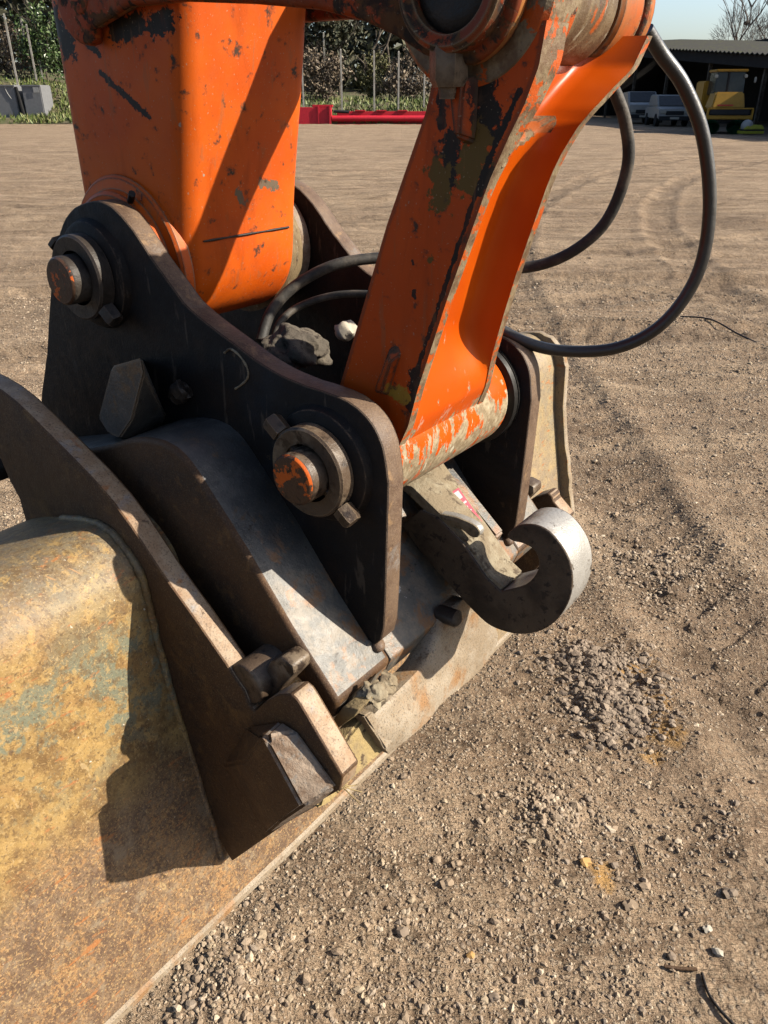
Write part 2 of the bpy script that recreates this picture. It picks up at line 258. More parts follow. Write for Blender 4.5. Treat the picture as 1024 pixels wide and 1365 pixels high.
# ------------------------------------------------------------------ object helpers
def finish(o, parent=None, smooth=40):
    """move the origin to the middle of the mesh and hang it under its thing"""
    me = o.data
    n = len(me.vertices); co = np.empty(n * 3); me.vertices.foreach_get('co', co); co = co.reshape(-1, 3)
    c = (co.min(0) + co.max(0)) / 2; co -= c; me.vertices.foreach_set('co', co.ravel()); me.update()
    o.location = Vector(c)
    if parent: 
        o.parent = parent
        base = Vector((0, 0, 0)); q = parent
        while q: base += q.location; q = q.parent
        o.location = Vector(c) - base
    if smooth is not None:
        for p in me.polygons: p.use_smooth = True
        me.set_sharp_from_angle(angle=R(smooth))
    return o
def link_bm(name, bm, mats, parent=None, smooth=40):
    me = bpy.data.meshes.new(name); bm.normal_update(); bm.to_mesh(me); bm.free()
    for k in (mats if isinstance(mats, (list, tuple)) else [mats]): me.materials.append(MT[k] if isinstance(k, str) else k)
    o = bpy.data.objects.new(name, me); COL.objects.link(o)
    return finish(o, parent, smooth)
def thing(name, label, cat, loc=(0, 0, 0), group=None, rz=0):
    o = bpy.data.objects.new(name, None); o.empty_display_size = 0.2; COL.objects.link(o)
    o.location = loc; o.rotation_euler = (0, 0, rz); o['label'] = label; o['category'] = cat
    if group: o['group'] = group
    return o
def tag(o, label, cat, group=None):
    o['label'] = label; o['category'] = cat
    if group: o['group'] = group
    return o
def prism(name, pts, w0, w1, mats, parent=None, bevel=0.003, seg=2, smooth=40, jitter=0.0, only=None):
    """outline in (u, v) extruded along the pin direction; material 0 = faces, 1 = rim"""
    bm = bmesh.new()
    if jitter: pts = [(a + random.uniform(-jitter, jitter), b + random.uniform(-jitter, jitter)) for a, b in pts]
    A = [bm.verts.new(P(a, w0, b)) for a, b in pts]; B = [bm.verts.new(P(a, w1, b)) for a, b in pts]
    n = len(pts); f0 = bm.faces.new(A); f1 = bm.faces.new(B[::-1])
    for i in range(n):
        f = bm.faces.new((A[i], B[i], B[(i + 1) % n], A[(i + 1) % n]))
        if isinstance(mats, (list, tuple)) and len(mats) > 1: f.material_index = 1
    bmesh.ops.recalc_face_normals(bm, faces=bm.faces)
    if bevel:
        es = [e for e in bm.edges if (e in f0.edges or e in f1.edges)]
        if only is not None: es = [e for e in es if e in f0.edges] if only == 0 else es
        sharp = [e for e in bm.edges if e not in es and len(e.link_faces) == 2 and e.calc_face_angle(0) > R(35)]
        bmesh.ops.bevel(bm, geom=es + sharp, offset=bevel, segments=seg, affect='EDGES', clamp_overlap=True, profile=0.5)
    return link_bm(name, bm, mats, parent, smooth)
def lathe(name, u, v, prof, mats, parent=None, n=56, smooth=35, caps=True, mat_idx=None):
    bm = bmesh.new(); rings = []
    for w, r in prof:
        rings.append([bm.verts.new(P(u + r * math.cos(2 * math.pi * k / n), w, v + r * math.sin(2 * math.pi * k / n))) for k in range(n)])
    for i in range(len(rings) - 1):
        for k in range(n):
            f = bm.faces.new((rings[i][k], rings[i][(k + 1) % n], rings[i + 1][(k + 1) % n], rings[i + 1][k]))
            if mat_idx: f.material_index = mat_idx[i]
    if caps:
        f = bm.faces.new(rings[0][::-1]); f.material_index = mat_idx[0] if mat_idx else 0
        f = bm.faces.new(rings[-1]); f.material_index = mat_idx[-1] if mat_idx else 0
    bmesh.ops.recalc_face_normals(bm, faces=bm.faces)
    return link_bm(name, bm, mats, parent, smooth)
def cyl_prof(w0, w1, r, c=0.004): return [(w0, r - c), (w0 + c * 0.4, r - c * 0.4), (w0 + c, r), (w1 - c, r), (w1, r - c)]
def tube_bm(bm, pts, rad, n=14, cap=True):
    pts = [Vector(p) for p in pts]; prev = None; N = None
    for i, p in enumerate(pts):
        t = (pts[min(i + 1, len(pts) - 1)] - pts[max(i - 1, 0)]).normalized()
        if N is None: N = t.orthogonal().normalized()
        N = (N - t * N.dot(t)).normalized(); Bn = t.cross(N)
        r = rad[i] if isinstance(rad, (list, tuple)) else rad
        ring = [bm.verts.new(p + (N * math.cos(2 * math.pi * k / n) + Bn * math.sin(2 * math.pi * k / n)) * r) for k in range(n)]
        if prev:
            for k in range(n): bm.faces.new((prev[k], prev[(k + 1) % n], ring[(k + 1) % n], ring[k]))
        elif cap: bm.faces.new(ring[::-1])
        prev = ring
    if cap: bm.faces.new(prev)
def tube(name, pts, rad, mats, parent=None, n=14):
    bm = bmesh.new(); tube_bm(bm, pts, rad, n); return link_bm(name, bm, mats, parent, 60)
def hexbolt(name, c, axis, r, ln, mats, parent, shank=0.6):
    c = Vector(c); ax = Vector(axis).normalized(); x = ax.orthogonal().normalized(); y = ax.cross(x); bm = bmesh.new()
    rings = []
    for d, rr in ((0, r * 0.97), (ln * 0.08, r), (ln * 0.82, r), (ln, r * 0.80)):
        rings.append([bm.verts.new(c + ax * d + (x * math.cos(k * math.pi / 3) + y * math.sin(k * math.pi / 3)) * rr) for k in range(6)])
    for i in range(3):
        for k in range(6): bm.faces.new((rings[i][k], rings[i][(k + 1) % 6], rings[i + 1][(k + 1) % 6], rings[i + 1][k]))
    bm.faces.new(rings[0][::-1]); bm.faces.new(rings[-1])
    if shank: tube_bm(bm, [c - ax * ln * 1.6, c + ax * ln * 0.02], r * shank, 12)
    bmesh.ops.recalc_face_normals(bm, faces=bm.faces)
    return link_bm(name, bm, mats, parent, 30)
def box_bm(bm, c, sx, sy, sz, rz=0.0, taper=1.0, mi=0):
    cs, sn = math.cos(rz), math.sin(rz); vs_ = []
    for k in (0, 1):
        t = taper if k else 1.0
        for a, b in ((-1, -1), (1, -1), (1, 1), (-1, 1)):
            x, y = a * sx / 2 * t, b * sy / 2 * t
            vs_.append(bm.verts.new((c[0] + x * cs - y * sn, c[1] + x * sn + y * cs, c[2] + k * sz)))
    for f in ((3, 2, 1, 0), (4, 5, 6, 7), (0, 1, 5, 4), (1, 2, 6, 5), (2, 3, 7, 6), (3, 0, 4, 7)):
        bm.faces.new([vs_[i] for i in f]).material_index = mi
def box(name, c, sx, sy, sz, mats, parent=None, rz=0.0, bevel=0.0, taper=1.0):
    bm = bmesh.new(); box_bm(bm, c, sx, sy, sz, rz, taper)
    if bevel: bmesh.ops.bevel(bm, geom=list(bm.edges), offset=bevel, segments=2, affect='EDGES')
    return link_bm(name, bm, mats, parent, 35)
def hull(name, pts, mats, parent=None, bevel=0.003, smooth=30):
    bm = bmesh.new()
    for p in pts: bm.verts.new(p)
    r = bmesh.ops.convex_hull(bm, input=bm.verts)
    bmesh.ops.dissolve_limit(bm, angle_limit=R(4), verts=bm.verts, edges=bm.edges)
    if bevel: bmesh.ops.bevel(bm, geom=list(bm.edges), offset=bevel, segments=2, affect='EDGES')
    return link_bm(name, bm, mats, parent, smooth)
def noise_arr(x, y, seed=0):                   # smooth value noise, numpy
    xi = np.floor(x).astype(np.int64); yi = np.floor(y).astype(np.int64); fx = x - xi; fy = y - yi
    def h(a, b):
        k = (a * 374761393 + b * 668265263 + seed * 1274126177) & 0x7fffffff
        k = ((k ^ (k >> 13)) * 1274126177) & 0x7fffffff
        return ((k ^ (k >> 16)) & 0xffff) / 65535.0
    sx = fx * fx * (3 - 2 * fx); sy = fy * fy * (3 - 2 * fy)
    a = h(xi, yi) * (1 - sx) + h(xi + 1, yi) * sx; b = h(xi, yi + 1) * (1 - sx) + h(xi + 1, yi + 1) * sx
    return a * (1 - sy) + b * sy - 0.5
def fbm(x, y, seed=0, oct_=4):
    s = 0; a = 1.0
    for k in range(oct_): s = s + a * noise_arr(x * 2 ** k + 17.3 * k, y * 2 ** k - 9.1 * k, seed + k); a *= 0.5
    return s
def blob(name, c, rx, ry, rz, mats, parent=None, rough=0.25, seed=1, sub=3, smooth=60):
    bm = bmesh.new(); bmesh.ops.create_icosphere(bm, subdivisions=sub, radius=1.0)
    for v_ in bm.verts:
        q = v_.co * 1.9
        d = 1 + rough * float(noise_arr(np.array([q.x + q.z * 0.7 + seed * 5]), np.array([q.y - q.z * 0.9]), seed)[0]) * 1.6 \
            + rough * 0.5 * float(noise_arr(np.array([q.x * 2.7 + q.z * 2]), np.array([q.y * 2.7 + seed]), seed + 3)[0])
        v_.co = Vector((v_.co.x * rx * d + c[0], v_.co.y * ry * d + c[1], v_.co.z * rz * d + c[2]))
    return link_bm(name, bm, mats, parent, smooth)
exec_parts = []
# ------------------------------------------------------------------ ground
def gpt(px, py, z=0.0):
    r = ray(px, py); t = (z - CAM_H) / r[2]; return np.array([r[0] * t, r[1] * t])
HEAP = [(gpt(800, 908), 0.16, 0.022), (gpt(828, 955), 0.11, 0.018), (gpt(778, 888), 0.08, 0.018), (gpt(735, 1085), 0.10, 0.014), (gpt(880, 760), 0.25, 0.02), (gpt(300, 1300), 0.12, 0.012)]
TRACKS = [(2.0, -14.0, 19.4), (2.0, -14.0, 21.3), (-9.0, 31.0, 26.8), (-9.0, 31.0, 25.0), (30.0, 4.0, 27.2), (30.0, 4.0, 29.0), (4.0, -30.0, 42.0), (4.0, -30.0, 43.8)]   # tyre tracks: circle centres and radii
def ground_h(x, y):
    d = np.hypot(x, y)
    f = np.clip(1.6 - d / 14, 0, 1)
    h = fbm(x * 1.1, y * 1.1, 3, 3) * 0.030 + (fbm(x * 6, y * 6, 11, 3) * 0.013 + fbm(x * 26, y * 26, 23, 3) * 0.007) * f
    # wheel ruts running across the far yard
    s = x * 0.30 + y * 0.95
    h = h + (fbm(x * 0.22 + 3, s * 1.7, 37, 4) * 0.075 + np.abs(fbm(x * 0.5 - 7, s * 3.1, 43, 3)) * 0.06) * np.clip((d - 2.6) / 3, 0, 1) * np.clip(1.6 - d / 30, 0.15, 1)
    for cx, cy, r_ in TRACKS:
        q = (np.hypot(x - cx, y - cy) - r_ + fbm(x * 0.8, y * 0.8, 91, 2) * 0.10) / 0.20
        th = np.arctan2(y - cy, x - cx) * r_
        h = h - (0.016 + 0.010 * (np.sin(th * 34 + np.abs(q) * 5) > 0.1)) * np.exp(-q ** 4) + 0.014 * np.exp(-((np.abs(q) - 1.35) / 0.35) ** 2)
    for c, r_, a in HEAP:
        g = np.exp(-((x - c[0]) ** 2 + (y - c[1]) ** 2) / (2 * (r_ * 0.55) ** 2))
        h = h + a * g * (0.75 + 1.6 * fbm(x * 14, y * 14, 41, 3))
    return h
m = Mat('yard_dirt')
n1 = m.noise(1.3, 5, 0.6); n2 = m.noise(9, 6, 0.7); n3 = m.noise(60, 5, 0.7); n4 = m.noise(0.55, 6, 0.68, 0.8, (0.35, 1.9, 1, 0.3)); n5 = m.noise(3.2, 6, 0.7, 0.6, (0.3, 1.7, 1, 0.22))
c = m.mix(m.ramp(n1, 0.35, 0.65), (0.440, 0.308, 0.195), (0.517, 0.375, 0.247))
c = m.mix(m.math('MULTIPLY', m.ramp(n4, 0.44, 0.60), 0.85), c, (0.352, 0.236, 0.150))
c = m.mix(m.math('MULTIPLY', m.ramp(n5, 0.48, 0.62), 0.9), c, (0.20, 0.13, 0.08)); c = m.mix(m.math('MULTIPLY', m.ramp(n5, 0.50, 0.34), 0.6), c, (0.645, 0.472, 0.312))
n6 = m.noise(1.0, 7, 0.72, 0.4, (0.35, 2.6, 1, 0.24)); c = m.mix(m.math('MULTIPLY', m.ramp(n6, 0.53, 0.63), 0.75), c, (0.17, 0.112, 0.07))
c = m.mix(m.math('MULTIPLY', m.ramp(n2, 0.40, 0.66), 0.6), c, (0.375, 0.265, 0.176))
c = m.mix(m.math('MULTIPLY', m.ramp(n3, 0.48, 0.66), 0.7), c, (0.630, 0.479, 0.325))
c = m.mix(m.math('MULTIPLY', m.ramp(m.noise(140, 3, 0.6), 0.56, 0.66), 0.6), c, (0.13, 0.122, 0.091))
vo = m.n('ShaderNodeTexVoronoi'); vo.inputs['Scale'].default_value = 75; m.l(m.pos, vo.inputs['Vector'])
vc = m.n('ShaderNodeSeparateColor'); m.l(vo.outputs['Color'], vc.inputs[0])
peb = m.math('MULTIPLY', m.math('SUBTRACT', 1.0, m.ramp(vo.outputs['Distance'], 0.25, 0.5)), m.ramp(vc.outputs[0], 0.45, 0.6))
c = m.mix(m.math('MULTIPLY', peb, 0.7), c, m.mix(vc.outputs[1], (0.25, 0.20, 0.16), (0.630, 0.515, 0.377)))
for (px, py), r_ in (((878, 945), 0.06), ((883, 985), 0.075), ((868, 1010), 0.04), ((803, 1160), 0.035), ((806, 1178), 0.03), ((838, 905), 0.07), ((862, 890), 0.05)):   # rust-orange spills
    p = gpt(px, py); d = m.n('ShaderNodeVectorMath', operation='DISTANCE'); m.l(m.pos, d.inputs[0]); d.inputs[1].default_value = (p[0], p[1], 0)
    dd = m.math('ADD', d.outputs['Value'], m.math('MULTIPLY', m.math('SUBTRACT', m.noise(22, 5, 0.7), 0.5), r_ * 2.2))
    c = m.mix(m.math('MULTIPLY', m.math('SUBTRACT', 1.0, m.ramp(dd, r_ * 0.35, r_)), 0.62), c, (0.660, 0.372, 0.117))
sp_ = m.n('ShaderNodeSeparateXYZ'); m.l(m.pos, sp_.inputs[0])
for cx, cy, r_ in TRACKS:                      # rubbed, darker soil in the wheel tracks
    d = m.n('ShaderNodeVectorMath', operation='DISTANCE'); m.l(m.pos, d.inputs[0]); d.inputs[1].default_value = (cx, cy, 0)
    q = m.math('ABSOLUTE', m.math('SUBTRACT', m.math('ADD', d.outputs['Value'], m.math('MULTIPLY', m.math('SUBTRACT', m.noise(1.1, 4, 0.6), 0.5), 0.35)), r_))
    k = m.math('MULTIPLY', m.math('SUBTRACT', 1.0, m.ramp(q, 0.10, 0.26)), m.ramp(m.noise(1.4, 5, 0.7), 0.38, 0.60))
    c = m.mix(m.math('MULTIPLY', k, 0.55), c, (0.235, 0.165, 0.110))
damp = m.ramp(m.noise(0.28, 4, 0.6, 0.6), 0.56, 0.68); c = m.mix(m.math('MULTIPLY', damp, 0.35), c, (0.19, 0.135, 0.095))
hgt = m.math('ADD', m.math('MULTIPLY', n3, 0.5), m.math('MULTIPLY', peb, 0.6))
nb = m.bump(m.noise(0.9, 9, 0.75, 0.5, (0.4, 1.7, 1, 0.25)), 0.6, 0.35); nb = m.bump(n5, 0.8, 0.10, nb); nb = m.bump(n6, 0.7, 0.08, nb); nb = m.bump(n2, 0.8, 0.06, nb); nb = m.bump(m.noise(26, 7, 0.72), 0.8, 0.03, nb); nb = m.bump(hgt, 0.8, 0.012, nb)
MT['dirt'] = m.out(c, 0.92, 0.0, nb, 0.15, 0.455)
angs = np.concatenate([np.linspace(-37, 37, 420), np.linspace(37, 323, 74)[1:-1]]) * math.pi / 180
rads = np.concatenate([np.geomspace(0.25, 60, 600), np.geomspace(64, 5000, 28)])
aa, rr = np.meshgrid(angs, rads); gx = rr * np.sin(aa); gy = rr * np.cos(aa); gz = ground_h(gx, gy)
gz[rr > 58] *= 0.2
na, nr = len(angs), len(rads)
vv = np.stack([gx, gy, gz], -1).reshape(-1, 3); vv = np.vstack([vv, [[0, 0, 0]]])
i, j = np.meshgrid(np.arange(na), np.arange(nr - 1)); i2 = (i + 1) % na
qs = np.stack([j * na + i, (j + 1) * na + i, (j + 1) * na + i2, j * na + i2], -1).reshape(-1, 4)
def np_mesh(name, verts, faces, mats, smooth=True, midx=None):
    me = bpy.data.meshes.new(name); k = faces.shape[1]; nf = len(faces)
    me.vertices.add(len(verts)); me.vertices.foreach_set('co', np.ascontiguousarray(verts, dtype=np.float32).ravel())
    me.loops.add(nf * k); me.loops.foreach_set('vertex_index', np.ascontiguousarray(faces, dtype=np.int32).ravel())
    me.polygons.add(nf); me.polygons.foreach_set('loop_start', np.arange(0, nf * k, k, dtype=np.int32))
    me.polygons.foreach_set('loop_total', np.full(nf, k, dtype=np.int32))
    me.polygons.foreach_set('use_smooth', np.full(nf, smooth, dtype=bool))
    for q in mats: me.materials.append(MT[q] if isinstance(q, str) else q)
    if midx is not None: me.polygons.foreach_set('material_index', midx.astype(np.int32))
    me.update(calc_edges=True); me.validate()
    o = bpy.data.objects.new(name, me); COL.objects.link(o); return o
qs = qs[:, ::-1]
g = np_mesh('ground', vv, qs, ['dirt']); g['kind'] = 'structure'

# gravel: one mass of small angular stones pressed into the dirt
m = Mat('gravel_stone')
rnd = m.geo.outputs['Random Per Island']
cr_ = m.n('ShaderNodeValToRGB'); m.l(rnd, cr_.inputs[0]); e = cr_.color_ramp.elements
e[0].position = 0; e[0].color = (0.221, 0.166, 0.122, 1); e[1].position = 1; e[1].color = (0.773, 0.638, 0.470, 1)
for p_, c_ in ((0.25, (0.324, 0.239, 0.165, 1)), (0.5, (0.428, 0.319, 0.220, 1)), (0.72, (0.414, 0.333, 0.256, 1)), (0.85, (0.524, 0.412, 0.275, 1)), (0.94, (0.580, 0.479, 0.366, 1))):
    q = e.new(p_); q.color = c_
c = m.mix(m.math('MULTIPLY', m.ramp(m.noise(120, 4, 0.7), 0.42, 0.62), 0.5), cr_.outputs[0], (0.45, 0.34, 0.23))
MT['gravel'] = m.out(c, 0.88, 0.0, m.bump(m.noise(400, 3), 0.5, 0.002), 0.2, 0.40)
def ico():
    t = (1 + 5 ** 0.5) / 2
    v = np.array([(-1, t, 0), (1, t, 0), (-1, -t, 0), (1, -t, 0), (0, -1, t), (0, 1, t), (0, -1, -t), (0, 1, -t), (t, 0, -1), (t, 0, 1), (-t, 0, -1), (-t, 0, 1)], float)
    v /= np.linalg.norm(v[0])
    f = np.array([(0, 11, 5), (0, 5, 1), (0, 1, 7), (0, 7, 10), (0, 10, 11), (1, 5, 9), (5, 11, 4), (11, 10, 2), (10, 7, 6), (7, 1, 8), (3, 9, 4), (3, 4, 2), (3, 2, 6), (3, 6, 8), (3, 8, 9), (4, 9, 5), (2, 4, 11), (6, 2, 10), (8, 6, 7), (9, 8, 1)])
    return v, f
OCT = (np.array([(1, 0, 0), (-1, 0, 0), (0, 1, 0), (0, -1, 0), (0, 0, 1), (0, 0, -1)], float), np.array([(0, 2, 4), (2, 1, 4), (1, 3, 4), (3, 0, 4), (2, 0, 5), (1, 2, 5), (3, 1, 5), (0, 3, 5)]))
def scatter(name, xs, ys, size, proto, mats, sink=0.35, smooth=False):
    n = len(xs); pv, pf = proto; k = len(pv)
    V = pv[None] * (1 + RNG.uniform(-0.32, 0.32, (n, k, 1)))
    sc3 = np.stack([RNG.uniform(0.75, 1.35, n), RNG.uniform(0.65, 1.15, n), RNG.uniform(0.45, 0.85, n)], -1)
    V = V * (sc3 * size[:, None])[:, None, :]
    th = RNG.uniform(-0.5, 0.5, n); y_, z_ = V[..., 1] * np.cos(th)[:, None] - V[..., 2] * np.sin(th)[:, None], V[..., 1] * np.sin(th)[:, None] + V[..., 2] * np.cos(th)[:, None]
    ph = RNG.uniform(0, 6.283, n)[:, None]; x_ = V[..., 0] * np.cos(ph) - y_ * np.sin(ph); y2 = V[..., 0] * np.sin(ph) + y_ * np.cos(ph)
    zc = ground_h(xs, ys) + size * (0.6 - sink * 1.6) * 0.5
    W = np.stack([x_ + xs[:, None], y2 + ys[:, None], z_ + zc[:, None]], -1).reshape(-1, 3)
    F = (pf[None] + (np.arange(n) * k)[:, None, None]).reshape(-1, 3)
    return np_mesh(name, W, F, mats, smooth)
def sample(n, r0, r1, power):
    d = (RNG.uniform(r0 ** power, r1 ** power, n)) ** (1 / power); a = RNG.uniform(R(-34), R(34), n)
    return d * np.sin(a), d * np.cos(a)
def keep(x, y, sc_, thr, seed):
    return fbm(x * sc_, y * sc_, seed, 3) + RNG.uniform(-0.25, 0.25, len(x)) > thr
x, y = sample(125000, 0.6, 7.5, 1.15); k = keep(x, y, 2.2, -0.20, 51); x, y = x[k], y[k]
s = np.clip(RNG.lognormal(math.log(0.0030), 0.42, len(x)), 0.0016, 0.008) * (0.8 + 0.10 * np.hypot(x, y))
gv = scatter('gravel', x, y, s, OCT, ['gravel'], 0.25); gv['kind'] = 'stuff'
x, y = sample(31000, 0.6, 9.0, 1.1); k = keep(x, y, 1.7, 0.16, 61); x, y = x[k], y[k]
hx, hy = [], []
for c_, r_, a_ in HEAP:
    nn = int(52000 * a_ * (r_ / 0.2)) + 150
    hx.append(c_[0] + RNG.normal(0, r_ * 0.55, nn)); hy.append(c_[1] + RNG.normal(0, r_ * 0.55, nn))
heap_x, heap_y = np.concatenate(hx[:3]), np.concatenate(hy[:3]); hx, hy = hx[3:], hy[3:]
for q in range(70):                            # loose little clusters
    cx, cy = sample(1, 1.0, 5.0, 1.3); nn = int(RNG.integers(10, 45)); rr_ = RNG.uniform(0.03, 0.12)
    hx.append(cx + RNG.normal(0, rr_, nn)); hy.append(cy + RNG.normal(0, rr_, nn))
for q in range(46):                            # crumb ridges along the wheel tracks
    cx, cy = sample(1, 1.9, 8.5, 1.2); L_ = RNG.uniform(0.25, 1.1); nn = int(L_ * RNG.integers(90, 220)); t_ = RNG.uniform(-1, 1, nn) * L_ * 0.5; a_ = RNG.normal(-0.28, 0.16)
    wd_ = RNG.normal(0, 0.035, nn) * (1.2 - np.abs(t_) / L_)
    hx.append(cx + t_ * math.cos(a_) - wd_ * math.sin(a_)); hy.append(cy + t_ * math.sin(a_) + wd_ * math.cos(a_) + 0.04 * np.sin(t_ * 7 + q))
nb_ = len(x); x = np.concatenate([x] + hx); y = np.concatenate([y] + hy)
s = np.clip(RNG.lognormal(math.log(0.0041), 0.44, len(x)), 0.0025, 0.0115)
s = s * (0.85 + 0.05 * np.hypot(x, y))
gv = scatter('coarse_gravel', x, y, s, ico(), ['gravel'], 0.2); gv['kind'] = 'stuff'
m = Mat('broken_dirt_clods'); q = m.n('ShaderNodeValToRGB'); m.l(m.geo.outputs['Random Per Island'], q.inputs[0]); q.color_ramp.elements[0].color = (0.17, 0.13, 0.10, 1); q.color_ramp.elements[1].color = (0.42, 0.335, 0.25, 1)
MT['clods'] = m.out(m.mix(m.ramp(m.noise(90, 5, 0.7), 0.42, 0.62), q.outputs[0], (0.26, 0.20, 0.15)), 0.95, 0, m.bump(m.noise(300, 4), 0.8, 0.003), 0.15, 0.47)
s = np.clip(RNG.lognormal(math.log(0.0050), 0.50, len(heap_x)), 0.002, 0.015)
gv = scatter('clod_heap', heap_x, heap_y, s, ico(), ['clods'], 0.25); gv['kind'] = 'stuff'

# ------------------------------------------------------------------ grass bank, wood and fence posts behind the yard
def bank_h(x, y):
    k = 1 / (1 + math.exp((x + 22) / 4.0))
    top = 1.0 + 1.8 * k
    s_ = min(max((y - 56.3) / 6.0, 0), 1); s_ = s_ * s_ * (3 - 2 * s_)
    return 0.30 * min(max((y - 55.2) / 1.0, 0), 1) + top * s_ + min(max((y - 63) / 25, 0), 1) * 1.5
m = Mat('bank_soil'); c = m.mix(m.ramp(m.noise(0.9, 5), 0.40, 0.6), (0.10, 0.125, 0.035), (0.17, 0.14, 0.075)); MT['bank'] = m.out(c, 0.95, 0, m.bump(m.noise(3, 6, 0.7), 0.9, 0.2))
nx, ny = 90, 40; bx = np.linspace(-75, 9, nx); by = np.concatenate([np.linspace(55.2, 64, 26), np.linspace(65, 100, 14)])
V = []; 
for yy in by:
    for xx in bx:
        e_ = min(max((9 - xx) / 5, 0), 1); V.append((xx, yy, bank_h(xx, yy) * e_ - 0.05 + 0.12 * random.random() * e_))
F = np.array([(jj * nx + ii, jj * nx + ii + 1, (jj + 1) * nx + ii + 1, (jj + 1) * nx + ii) for jj in range(ny - 1) for ii in range(nx - 1)])
bk = np_mesh('grass_bank', np.array(V), F, ['bank']); bk['kind'] = 'structure'
def leafmat(name, c1, c2, c3, rough=0.55):
    m = Mat(name); r_ = m.geo.outputs['Random Per Island']
    q = m.n('ShaderNodeValToRGB'); m.l(r_, q.inputs[0]); e = q.color_ramp.elements
    e[0].color = c1 + (1,); e[1].color = c3 + (1,); w_ = e.new(0.5); w_.color = c2 + (1,)
    m.b.inputs['Subsurface Weight'].default_value = 0.0
    return m.out(q.outputs[0], rough, 0, None, 0.3, 0.52)
MT['leaf_dark'] = leafmat('dark_evergreen_leaves', (0.022, 0.028, 0.014), (0.045, 0.05, 0.026), (0.12, 0.105, 0.06))
MT['leaf_holly'] = leafmat('glossy_green_leaves', (0.03, 0.06, 0.018), (0.06, 0.105, 0.03), (0.16, 0.21, 0.09), 0.35)
MT['leaf_ivy'] = leafmat('olive_ivy_leaves', (0.06, 0.065, 0.02), (0.12, 0.115, 0.04), (0.22, 0.20, 0.085))
MT['bramble'] = leafmat('dry_bramble', (0.07, 0.05, 0.035), (0.15, 0.11, 0.07), (0.28, 0.22, 0.15))
MT['blade'] = leafmat('grass_blades', (0.07, 0.10, 0.02), (0.13, 0.17, 0.04), (0.24, 0.22, 0.10))
MT['bark'] = steel('grey_bark', [((0.12, 0.095, 0.07),), ((0.22, 0.19, 0.15), 3, 0.45, 0.65), ((0.06, 0.045, 0.03), 9, 0.5, 0.65)], 0.9)
MT['pale_twig'] = steel('pale_bare_branches', [((0.20, 0.17, 0.15),), ((0.28, 0.25, 0.22), 2, 0.45, 0.65)], 0.9)
def leaves_np(pts, size, flat=0.0):
    """one small folded leaf clump (4 triangles fan) at each point"""
    n = len(pts); a = RNG.normal(0, 1, (n, 3)); a /= np.linalg.norm(a, axis=1)[:, None]
    b = RNG.normal(0, 1, (n, 3)); b -= a * (a * b).sum(1)[:, None]; b /= np.linalg.norm(b, axis=1)[:, None]
    c = np.cross(a, b); s = (size * RNG.uniform(0.5, 1.4, n))[:, None]
    v = np.stack([pts + b * s, pts + c * s * 0.5 + a * s * 0.2, pts - b * s * 0.9, pts - c * s * 0.5 + a * s * 0.15], 1).reshape(-1, 3)
    f = (np.array([[0, 1, 2], [0, 2, 3]])[None] + (np.arange(n) * 4)[:, None, None]).reshape(-1, 3)
    return v, f
def crown_pts(c, rx, ry, rz, n, clumps):
    out = []
    for q in range(clumps):
        d = RNG.normal(0, 1, 3); d /= np.linalg.norm(d); d *= RNG.uniform(0.35, 1.0)
        cc = np.array(c) + d * np.array([rx, ry, rz]); r_ = RNG.uniform(0.18, 0.38)
        out.append(cc + RNG.normal(0, 1, (n // clumps, 3)) * np.array([rx, ry, rz]) * r_ * 0.55)
    p = np.concatenate(out); return p[p[:, 2] > 0.05]
def limbs(bm, base, h, r, n, spread, seed=0, depth=2, up=0.6):
    rs = random.Random(seed); base = Vector(base)
    pts = [base + Vector((rs.uniform(-.12, .12) * k * h * 0.12, rs.uniform(-.1, .1) * k * h * 0.1, h * k / 6)) for k in range(7)]
    tube_bm(bm, pts, [r * (1 - 0.12 * k) for k in range(7)], 7)
    def branch(p, d, ln, rad, dep):
        e = p; q = [p]
        for k in range(3):
            d = (d + Vector((rs.uniform(-.3, .3), rs.uniform(-.3, .3), rs.uniform(-.05, .3)))).normalized(); e = e + d * ln / 3; q.append(e)
        tube_bm(bm, q, [rad, rad * 0.75, rad * 0.5, rad * 0.28], 5)
        if dep > 0:
            for k in range(3 if dep > 1 else 4):
                branch(q[1 + k % 3], (d + Vector((rs.uniform(-.9, .9), rs.uniform(-.9, .9), rs.uniform(-.1, .8)))).normalized(), ln * 0.62, rad * 0.5, dep - 1)
    for k in range(n):
        a = rs.uniform(0, 6.283); p = pts[2 + k % 5]
        branch(p, Vector((math.cos(a) * spread, math.sin(a) * spread, up)).normalized(), h * rs.uniform(0.28, 0.45), r * 0.5, depth)
def tree(name, label, cat, x, y, h, crown, mat_, n, leaf, trunk_r=0.15, group=None, trunk=True, limb_n=6):
    z = bank_h(x, y) if y < 100 and x < 9 else 0.0
    t = thing(name, label, cat, (x, y, z - 0.1), group)
    if trunk:
        bm = bmesh.new(); limbs(bm, (x, y, z - 0.1), h * 0.9, trunk_r, limb_n, 0.8, int(x * 31 + y), 1); link_bm('trunk', bm, 'bark', t, 60)
    pts = crown_pts((x, y, z + crown[3]), crown[0], crown[1], crown[2], n, max(8, n // 60))
    v, f = leaves_np(pts, leaf); o = np_mesh('crown', v, f, [mat_], False); finish(o, t, None)
    return t
